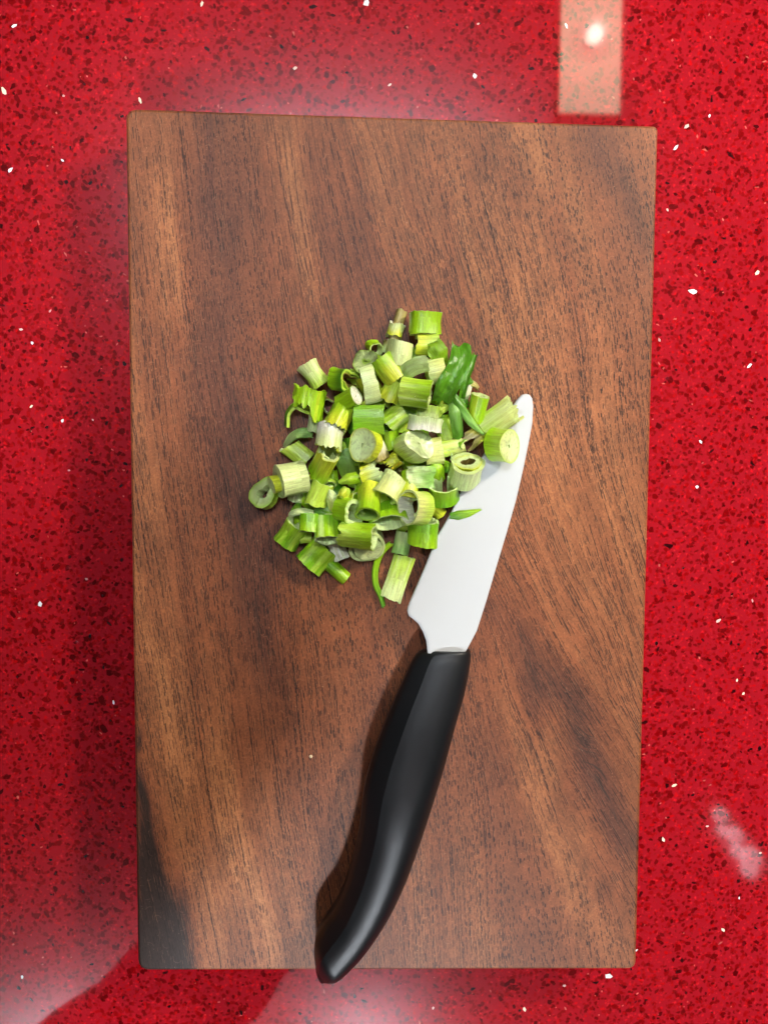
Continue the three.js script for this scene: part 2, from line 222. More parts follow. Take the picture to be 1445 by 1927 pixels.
{
  const g = base('cutting_board', [0, 0, 0]);
  tag(g, 'dark brown wooden cutting board with rounded corners on the red countertop', 'cutting board');
  const inset = 0.9, R = [2.2, 0.5, 1.5, 2.5], shape = new THREE.Shape(), P = BOARD, n = 4;
  const cen = [0, 0]; P.forEach((p) => { cen[0] += p[0] / 4; cen[1] += p[1] / 4; });
  const Q = P.map((p) => [p[0] - Math.sign(p[0] - cen[0]) * inset, p[1] - Math.sign(p[1] - cen[1]) * inset]);
  for (let i = 0; i < n; i++) {
    const a = Q[(i + 3) % 4], b = Q[i], d = Q[(i + 1) % 4], la = Math.hypot(a[0] - b[0], a[1] - b[1]), ld = Math.hypot(d[0] - b[0], d[1] - b[1]), k = R[i];
    const s = [b[0] + (a[0] - b[0]) * k / la, b[1] + (a[1] - b[1]) * k / la], e = [b[0] + (d[0] - b[0]) * k / ld, b[1] + (d[1] - b[1]) * k / ld];
    i ? shape.lineTo(s[0] * mm, s[1] * mm) : shape.moveTo(s[0] * mm, s[1] * mm);
    shape.quadraticCurveTo(b[0] * mm, b[1] * mm, e[0] * mm, e[1] * mm);
  }
  shape.closePath();
  const geo = new THREE.ExtrudeGeometry(shape, { depth: TH - 2 * inset * mm, bevelEnabled: true, bevelThickness: inset * mm, bevelSize: inset * mm, bevelSegments: 5, curveSegments: 10, UVGenerator: undefined });
  geo.rotateX(Math.PI / 2); geo.translate(0, TH - inset * mm, 0);
  const p = geo.attributes.position, uv = geo.attributes.uv, nn = geo.attributes.normal;
  for (let i = 0; i < p.count; i++) {
    const x = p.getX(i) / mm, z = p.getZ(i) / mm, dn = (TH - p.getY(i)) / mm, side = Math.abs(nn.getY(i)) < 0.5;
    const nx = side && Math.abs(nn.getX(i)) > 0.7 ? -Math.sign(x) * dn : 0, nz = side && Math.abs(nn.getZ(i)) > 0.7 ? -Math.sign(z) * dn * 0.5 : 0;
    uv.setXY(i, (x + nx - X0) / BW, 1 - (z + nz - Z0) / BH);
  }
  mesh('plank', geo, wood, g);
}

// ---------------------------------------------------------------- ceramic knife
{
  const g = base('kitchen_knife', [0.0041, 0.02, 0.0554]);
  tag(g, 'small knife with a white ceramic blade and curved black handle lying across the board', 'knife');
  const o = g.position, BL = [[37.83, -47.75], [38.91, -47.46], [39.69, -46.41], [40.01, -44.28], [39.74, -39.26], [38.71, -33.47], [37.37, -26.77], [35.29, -17.47], [32.45, -7.42], [29.45, 2.62], [27.06, 10.98], [24.21, 20.09], [18.13, 31.6], [10.69, 31.27], [9.73, 23.09], [8.8, 20.52], [7.42, 18.09], [5.73, 16.58], [4.66, 15.82], [4.2, 14.46], [4.34, 13.4], [4.79, 12.19], [8.53, 3.42], [12.56, -6.58], [16.78, -14.02], [19.03, -19.04], [23.41, -26.65], [26.74, -31.68], [29.62, -36.42], [32.19, -41], [34.17, -44.37], [35.23, -45.9], [36.6, -47.43]];
  const s = new THREE.Shape(); const pts = BL.map((p) => new THREE.Vector2(p[0] * mm, p[1] * mm)); s.setFromPoints(pts);
  const ax = [-0.2848, 0.9586], h0 = 2.2, h1 = 7.2, len = 76.20, ox = 38.03, oz = -47.16;
  const geo = new THREE.ExtrudeGeometry(s, { depth: 0.0008, bevelEnabled: true, bevelThickness: 0.00045, bevelSize: 0.0013, bevelOffset: -0.0013, bevelSegments: 3, steps: 1 });
  geo.rotateX(Math.PI / 2);
  const p = geo.attributes.position;
  for (let i = 0; i < p.count; i++) { const x = p.getX(i), z = p.getZ(i), t = ((x / mm - ox) * ax[0] + (z / mm - oz) * ax[1]) / len; p.setXYZ(i, x - o.x, p.getY(i) + TH + lerp(h0, h1, t) * mm - o.y, z - o.z); }
  geo.computeVertexNormals();
  // fine grinding marks across the blade
  const bc = document.createElement('canvas'); bc.width = 512; bc.height = 512; const bx = bc.getContext('2d'), br = rng(9);
  bx.fillStyle = '#808080'; bx.fillRect(0, 0, 512, 512);
  for (let i = 0; i < 2600; i++) { bx.strokeStyle = `rgba(${br() < 0.5 ? '0,0,0' : '255,255,255'},${0.05 + 0.12 * br()})`; bx.lineWidth = 0.6 + br(); const X = br() * 512, Y = br() * 512, q = 20 + 60 * br(); bx.beginPath(); bx.moveTo(X, Y); bx.lineTo(X + q * 0.12, Y + q); bx.stroke(); }
  const bt = canvasTex(bc, false); bt.repeat.set(40, 40);
  mesh('blade', geo, new THREE.MeshPhysicalMaterial({ color: 0xc1c3c3, roughness: 0.36, bumpMap: bt, bumpScale: 0.00004 }), g);
  // handle: sections between the left and the right outline
  const Ls = [[9.39, 25.96], [7.14, 27.5], [3.28, 35.18], [-1.31, 45.82], [-5.77, 58.06], [-7.69, 66.16], [-8.83, 76.65], [-10.6, 85.93], [-13, 94.13], [-16.03, 101.25], [-19.08, 105.84], [-21.37, 110.12], [-21.66, 115.55], [-21.34, 119.08]], Rs = [[22.98, 26.22], [22.73, 29.6], [21.33, 38.1], [18.43, 48.49], [15.52, 59.56], [12.14, 70.69], [8.58, 81.87], [4.4, 93.74], [-0.29, 103.74], [-6.4, 113.13], [-10.55, 117.91], [-13.47, 120.61], [-15.93, 122.68], [-18.56, 123.61]];
  const curve = (a) => new THREE.CatmullRomCurve3(a.map((q) => new THREE.Vector3(q[0], 0, q[1])), false, 'centripetal');
  const cl = curve(Ls), cr = curve(Rs), N = 72, M = 44, pos = [], uvs = [], idx = [];
  const sec = [...new THREE.CatmullRomCurve3([[-.5, .92], [-.25, .975], [.1, 1], [.5, .96], [.84, .78], [.99, .5], [.95, .18], [.6, .01], [0, -.02], [-.6, .01], [-.92, .12], [-1, .36], [-1, .6]].map(([u, v]) => new THREE.Vector3(u, v, 0)), false, 'centripetal').getSpacedPoints(M - 5), ...[0.3, 0.6, 0.85, 1].map((k) => new THREE.Vector3(lerp(-1, -.5, k), lerp(.6, .92, k) + .015 * Math.sin(k * 3.14), 0))];
  const lo = (t) => lerp(lerp(1.6, 0.3, smooth(0, 0.15, t)), 3.0, smooth(0.8, 1, t)), hi = (t) => lerp(9.4, 16.5, smooth(0, 0.45, t)) - 6.5 * smooth(0.82, 1.02, t);
  const ring = (t, k, dx, dz, sq = 1) => {
    const a = cl.getPoint(t), b = cr.getPoint(t), cx = (a.x + b.x) / 2, cz = (a.z + b.z) / 2, hx = (b.x - a.x) / 2, hz = (b.z - a.z) / 2, mid = (lo(t) + hi(t)) / 2, hh = (hi(t) - lo(t));
    for (const q of sec) pos.push((cx + dx + hx * q.x * k) * mm - o.x, TH + (mid + (q.y - 0.5) * hh * k * sq) * mm - o.y, (cz + dz + hz * q.x * k) * mm - o.z);
  };
  const t0 = cl.getPoint(0).add(cr.getPoint(0)).multiplyScalar(.5), t1 = cl.getPoint(0.03).add(cr.getPoint(0.03)).multiplyScalar(.5), fw = [t0.x - t1.x, t0.z - t1.z], fl = Math.hypot(...fw);
  const fr = (d) => [fw[0] / fl * d, fw[1] / fl * d];
  ring(0, 0.02, ...fr(0.2)); ring(0, 0.8, ...fr(0.25)); ring(0, 0.9, ...fr(0.2)); ring(0, 0.96, ...fr(0)); ring(0, 0.99, ...fr(-0.5));
  for (let i = 1; i <= N; i++) ring(Math.min(1, 0.008 + 0.992 * i / N), 1, 0, 0);
  const e0 = cl.getPoint(1).add(cr.getPoint(1)).multiplyScalar(.5), e1 = cl.getPoint(0.96).add(cr.getPoint(0.96)).multiplyScalar(.5), ew = [e0.x - e1.x, e0.z - e1.z], el = Math.hypot(...ew), er = (d) => [ew[0] / el * d, ew[1] / el * d];
  ring(1, 0.9, ...er(0.5)); ring(1, 0.6, ...er(0.9)); ring(1, 0.05, ...er(1.0));
  const rows = pos.length / 3 / M;
  for (let i = 0; i < rows; i++) for (let j = 0; j < M; j++) uvs.push(j / (M - 1) * 5, i / rows * 12);
  for (let i = 0; i < rows - 1; i++) for (let j = 0; j < M - 1; j++) { const a = i * M + j, b = a + 1, c = a + M, d = b + M; idx.push(a, b, c, b, d, c); }
  const hg = new THREE.BufferGeometry(); hg.setAttribute('position', new THREE.Float32BufferAttribute(pos, 3)); hg.setAttribute('uv', new THREE.Float32BufferAttribute(uvs, 2)); hg.setIndex(idx); hg.computeVertexNormals();
  const hc = document.createElement('canvas'); hc.width = hc.height = 256; const hx = hc.getContext('2d'), hi2 = hx.createImageData(256, 256);
  for (let i = 0; i < 65536; i++) { const v = 128 + 100 * (hash(i % 256, i >> 8, 3) - .5); hi2.data.set([v, v, v, 255], i * 4); } hx.putImageData(hi2, 0, 0);
  const sc = document.createElement('canvas'); sc.width = sc.height = 512; const sx = sc.getContext('2d'), si = sx.createImageData(512, 512), sr = rng(31);
  for (let i = 0; i < 262144; i++) { const u = i % 512, v = i >> 9, q = 255 * (0.32 + 0.16 * fbm(u * .012, v * .02, 71) + 0.05 * vn(u * .2, v * .3, 72)); si.data.set([q, q, q, 255], i * 4); } sx.putImageData(si, 0, 0);
  for (let i = 0; i < 60; i++) { sx.strokeStyle = `rgba(150,150,150,${0.15 + 0.3 * sr()})`; sx.lineWidth = 0.7; const X = sr() * 512, Y = sr() * 512, a = sr() * 6.28, q = 6 + 26 * sr(); sx.beginPath(); sx.moveTo(X, Y); sx.lineTo(X + Math.cos(a) * q, Y + Math.sin(a) * q * .4); sx.stroke(); }
  const smudge = canvasTex(sc, false); smudge.repeat.set(0.2, 0.0833);
  mesh('handle', hg, new THREE.MeshPhysicalMaterial({ color: 0x131517, roughness: 0.95, roughnessMap: smudge, ior: 1.5, bumpMap: canvasTex(hc, false), bumpScale: 0.00003 }), g);
}

// ---------------------------------------------------------------- chopped scallions
const veins = (() => {
  const N = 256, c = document.createElement('canvas'), b = document.createElement('canvas'); c.width = c.height = b.width = b.height = N;
  const x = c.getContext('2d'), y = b.getContext('2d'), i1 = x.createImageData(N, N), i2 = y.createImageData(N, N);
  for (let j = 0; j < N; j++) for (let i = 0; i < N; i++) {
    const w = i + 3 * vn(j * 0.02, 1, 2), per = (f, s) => { const k = N / f; return vn((w / f) % k, j * 0.008 * f / 4, s); };
    const v = 0.95 + 0.065 * (per(8, 1) - .5) * 2 + 0.075 * (per(4, 2) - .5) * 2 + 0.05 * (per(2, 5) - .5) * 2 + 0.05 * (hash(i, j, 4) - .5) + 0.06 * (vn(i * .12, j * .12, 8) - .5);
    const h = 128 + 70 * (per(8, 1) - .5) + 50 * (per(4, 2) - .5) + 50 * (vn(i * .25, j * .2, 6) - .5) + 24 * (hash(i, j, 9) - .5), o = (j * N + i) * 4;
    i1.data.set([255 * clamp(v * 1.02), 255 * clamp(v), 255 * clamp(v * .97), 255], o); i2.data.set([h, h, h, 255], o);
  }
  x.putImageData(i1, 0, 0); y.putImageData(i2, 0, 0);
  return [canvasTex(c, true), canvasTex(b, false)];
})();
const fresh = new THREE.MeshPhysicalMaterial({ vertexColors: true, map: veins[0], bumpMap: veins[1], bumpScale: 0.00016, roughness: 0.31, specularIntensity: 1, transmission: 0.05, thickness: 0, side: THREE.DoubleSide });
const thin = new THREE.MeshPhysicalMaterial({ vertexColors: true, map: veins[0], bumpMap: veins[1], bumpScale: 0.00014, roughness: 0.5, transmission: 0.45, thickness: 0, side: THREE.DoubleSide });
const dropMat = new THREE.MeshPhysicalMaterial({ color: 0xffffff, roughness: 0.02, transmission: 1, ior: 1.33, thickness: 0.001 });
const PAL = Object.fromEntries(Object.entries({ G: '#a4d61e', LG: '#c6e954', Y: '#dcea3c', PW: '#dff2a6', T: '#d2ea9e', DG: '#55941f', BG: '#98ce68', W: '#f1f5e2', TAN: '#bdb06a', BR: '#7b6e32', PY: '#e4f090', OR: '#ecb41f', IN: '#a8d068', GW: '#daf2ae', NG: '#82c21c', MG: '#8abf30', LF: '#62a222' }).map(([k, v]) => [k, lin(v)]));
class Grid {
  constructor() { this.p = []; this.c = []; this.u = []; this.i = []; }
  // rows x cols sheet of points from f(i, j) -> [pos, colour, uv]
  sheet(rows, cols, f, loop, flip) {
    const at = this.p.length / 3;
    for (let i = 0; i < rows; i++) for (let j = 0; j < cols; j++) { const [p, c, u] = f(i, j); this.p.push(...p); this.c.push(...c); this.u.push(...u); }
    const cn = loop ? cols : cols - 1;
    for (let i = 0; i < rows - 1; i++) for (let j = 0; j < cn; j++) { const a = at + i * cols + j, b = at + i * cols + (j + 1) % cols, c = a + cols, d = b + cols; flip ? this.i.push(a, c, b, b, c, d) : this.i.push(a, b, c, b, d, c); }
  }
  build() { const g = new THREE.BufferGeometry(); g.setAttribute('position', new THREE.Float32BufferAttribute(this.p, 3)); g.setAttribute('color', new THREE.Float32BufferAttribute(this.c, 3)); g.setAttribute('uv', new THREE.Float32BufferAttribute(this.u, 2)); g.setIndex(this.i); g.computeVertexNormals(); return g; }
}
// a cut piece of stalk or leaf tube, along local y, mm; arc in degrees from the upper side
function stalk(o) {
  const r = rng(o.seed * 7919 + 3), full = !o.arc, A0 = (o.arc?.[0] ?? -180) * rad, A1 = (o.arc?.[1] ?? 180) * rad, nT = full ? 60 : 46, nL = 10, S = o.seed;
  const a = o.a, b = o.b ?? a, R = (a + b) / 2, wall = Math.min(o.wall ?? 0.9, R * 0.97), lob = (o.lob ?? 0.05) + 0.02, jag = (o.jag ?? 0.25) * 0.7, ph = r() * 6.28, ph2 = r() * 6.28;
  o.cutA ??= (r() - .5) * 1.1; o.cutB ??= (r() - .5) * 1.1; o.cutAa ??= r() * 360; o.cutBa ??= r() * 360;
  const G = new Grid(), c0 = PAL[o.c0], c1 = PAL[o.c1 ?? o.c0], ci = PAL[o.ci ?? 'T'], cf = PAL[o.cf ?? o.ci ?? 'PW'];
  const th = (j) => lerp(A0, A1, j / (full ? nT : nT - 1));
  const cyc = (t, f, s) => vn(5 + f * Math.sin(t) , 5 + f * Math.cos(t), S * 13 + s) - 0.5;
  const end = (t, e) => e * o.L / 2 + jag * (2.2 * cyc(t, 2.2, e + 2) + 1.6 * cyc(t, 7, e + 5)) * (o.rag === e || o.rag === 2 ? 3 : 1) + (e < 0 ? (o.cutA ?? 0) : (o.cutB ?? 0)) * Math.sin(t + (e < 0 ? (o.cutAa ?? 0) : (o.cutBa ?? 0)) * rad);
  const shape = (t, s, k) => {
    const w = 1 + lob * (Math.sin(2 * t + ph) + 0.6 * Math.sin(3 * t + ph2)) + lob * 0.7 * cyc(t, 3, 9) + (o.flare ?? 0.05) * (4 * s * s - 0.3) + 0.05 * (vn(t * 1.3 + 9, s * 2 + 5, S) - .5);
    const q = Math.max(0.02, w - (1 - k) * wall / R), bend = (o.bend ?? 0) * (s * s - 0.08) * o.L, spr = o.spread ? 1 + o.spread * Math.abs(t) : 1;
    return [Math.sin(t) * a * q * spr, Math.cos(t) * b * q * spr + bend];
  };
  const pt = (t, s, k, dy = 0) => { const [x, z] = shape(t, s, k), y = lerp(end(t, -1), end(t, 1), s + 0.5) + dy; return [x * mm, y * mm, z * mm]; };
  const streak = (t, s) => 1 + 0.13 * (vn(t * 7 + 20, s * 1.2, S + 1) - .5) + 0.09 * (vn(t * 16 + 9, s * 0.8, S + 2) - .5);
  const outer = (t, s) => { const m = mix3(c0, c1, smooth(0.1, 0.9, s + 0.5 + 0.35 * (vn(t * 2.2 + 3, s * 2, S + 3) - .5))), k = streak(t, s); let q = m.map((v) => v * k); if (o.stripe) q = mix3(q, PAL[o.stripe], 0.55 * smooth(0.55, 0.75, vn(t * 4.5 + 30, s * .4, S + 8))); return q; };
  const inner = (t, s) => ci.map((v) => v * (0.92 + 0.25 * vn(t * 9, s * 3, S + 4)));
  const mk = (cols) => nT;
  G.sheet(nL + 1, nT, (i, j) => { const t = th(j), s = i / nL - 0.5; return [pt(t, s, 1), outer(t, s), [t * R / 12 + S * .13, s * o.L / 12 + S * .37]]; }, full, false);
  const solid = wall > R * 0.8;
  if (!solid) G.sheet(nL + 1, nT, (i, j) => { const t = th(j), s = i / nL - 0.5; return [pt(t, s, 0), inner(t, s), [t * R / 12 + S * .13, s * o.L / 12 + .5]]; }, full, true);
  const nR = solid ? 9 : 3;
  for (const e of [-1, 1]) G.sheet(nR + 1, nT, (i, j) => {
    const t = th(j), q = i / nR, rim = smooth(solid ? 0.16 : 0.5, 0, q), sp = 0.92 + 0.16 * vn(Math.sin(t) * (1 - q) * 9 + 20, Math.cos(t) * (1 - q) * 9 + 20, S + 6) - (solid ? 0.3 * smooth(0.68, 0.8, vn(Math.sin(t) * (1 - q) * 14 + 40, Math.cos(t) * (1 - q) * 14 + 40, S + 16)) : 0);
    const ringLine = solid ? 1 - 0.16 * smooth(0.7, 0.98, Math.sin(q * (o.rings ?? 2.4) * 6.28 + 0.6 * cyc(t, 3, 31))) : 1;
    let col = mix3(cf.map((v) => v * sp * ringLine), outer(t, e / 2), rim * 0.85);
    if (o.cc && solid) col = mix3(col, PAL[o.cc], smooth(0.72, 0.86, q) * 0.8);
    return [pt(t, e / 2, 1 - q, (solid ? (e * o.L / 2 - end(t, e)) * smooth(0, .55, q) : 0) + e * ((solid ? -0.25 * smooth(0.1, 1, q) : 0.08 * Math.sin(q * 3.14)) + (solid ? 0.07 * (vn(Math.sin(t) * (1 - q) * 4 + 30, Math.cos(t) * (1 - q) * 4 + 30, S + 7) - .5) : 0))), col, [Math.sin(t) * (1 - q) * .03 + S * .21, Math.cos(t) * (1 - q) * .03]];
  }, full, e < 0);
  if (!full) for (const [t, f] of [[A0, true], [A1, false]]) G.sheet(nL + 1, 2, (i, j) => { const s = i / nL - .5; return [pt(t, s, 1 - j), j ? inner(t, s) : outer(t, s), [j * .1, s]]; }, false, f);
  return G.build();
}
// a strip of leaf along a path of [x, height, z, width] in mm, cupped across
function strip(o, org) {
  const P = o.path, S = o.seed, cv = new THREE.CatmullRomCurve3(P.map((q) => new THREE.Vector3(q[0], q[1], q[2])), false, 'centripetal'), n = Math.max(14, P.length * 8), m = o.m ?? 11, th = o.thick ?? 0.5, G = new Grid();
  const c0 = PAL[o.c0], c1 = PAL[o.c1 ?? o.c0], ce = PAL[o.ce ?? o.c0], ci = PAL[o.ci ?? o.c0], ww = (u) => { const k = u * (P.length - 1), i = Math.min(P.length - 2, k | 0); return lerp(P[i][3], P[i + 1][3], k - i); };
  const fr = (u) => { const p = cv.getPoint(u), t = cv.getTangent(u).normalize(); let side = new THREE.Vector3().crossVectors(t, new THREE.Vector3(0, 1, 0)); if (side.length() < .1) side.set(1, 0, 0); side.normalize(); const ro = lerp(o.roll0 ?? 0, o.roll1 ?? o.roll0 ?? 0, u) * rad; const up = new THREE.Vector3().crossVectors(side, t).normalize(); const s2 = side.clone().multiplyScalar(Math.cos(ro)).addScaledVector(up, Math.sin(ro)); return [p, s2, new THREE.Vector3().crossVectors(s2, t).normalize(), t]; };
  const fs = []; for (let i = 0; i <= n; i++) fs.push(fr(i / n));
  const at = (i, j, k) => {
    const u = i / n, v = j / (m - 1) * 2 - 1, [p, s, nn, t] = fs[i], w = ww(u) / 2 * (1 + 0.1 * (vn(u * 5, v > 0 ? 1 : 7, S) - .5)), pl = (o.pleat ?? 0) * Math.sin(v * (o.pn ?? 8) + 2 * vn(u * 2, 3, S));
    const cup = (o.cup ?? 0) * (v * v - 0.35), wav = 0.5 * (vn(u * 4 + 7, v * 1.6 + 5, S + 2) - .5) * (o.wave ?? 1), e = (i === 0 ? -1 : i === n ? 1 : 0) * (o.jag ?? 0.4) * 2 * (vn(v * 3.5 + 9, i, S + 3) - .5);
    const cr = (o.crink ?? 0) * (fbm(u * 9 + 3, v * 3 + 9, S + 40) - .5) * 2;
    const q = p.clone().addScaledVector(s, v * w).addScaledVector(nn, cup + wav + pl + cr + k * th / 2).addScaledVector(t, e);
    return [(q.x) * mm - org[0], TH + q.y * mm - org[1], (q.z) * mm - org[2]];
  };
  const col = (i, j, q) => { const u = i / n, v = j / (m - 1) * 2 - 1, b = mix3(c0, c1, smooth(.05, .95, u + .3 * (vn(v * 2 + 4, u * 3, S + 4) - .5))), w = mix3(q < 0 ? ci : b, ce, smooth(.75, 1, Math.abs(v)) * (o.ce ? 1 : 0)), k = 1 + .16 * (vn(v * 6 + 9, u * 2, S + 5) - .5) + .1 * (vn(v * 14, u * 3, S + 6) - .5); return w.map((x) => x * k); };
  for (const k of [1, -1]) G.sheet(n + 1, m, (i, j) => [at(i, j, k), col(i, j, k), [j / (m - 1) * ww(i / n) / 12 + S * .17, i / n * 1.2]], false, k < 0);
  for (const j of [0, m - 1]) G.sheet(n + 1, 2, (i, q) => [at(i, j, q ? -1 : 1), col(i, j, 1), [0.1 * q, i / n]], false, j === 0);
  for (const i of [0, n]) G.sheet(2, m, (q, j) => [at(i, j, q ? -1 : 1), mix3(col(i, j, 1), PAL.PW, .35), [j / m, .1 * q]], false, i !== 0);
  return G.build();
}
function orient(o, a, el, roll) {
  const A = a * rad, E = el * rad, d = new THREE.Vector3(Math.cos(E) * Math.cos(A), Math.sin(E), Math.cos(E) * Math.sin(A));
  let u = new THREE.Vector3(0, 1, 0).addScaledVector(d, -d.y); if (u.length() < 0.05) u.set(-Math.cos(A), 0, -Math.sin(A)); u.normalize();
  u.applyAxisAngle(d, roll * rad);
  o.quaternion.setFromRotationMatrix(new THREE.Matrix4().makeBasis(new THREE.Vector3().crossVectors(d, u), d, u));
}
const GROUP = 'chopped scallion pieces heaped on the board';
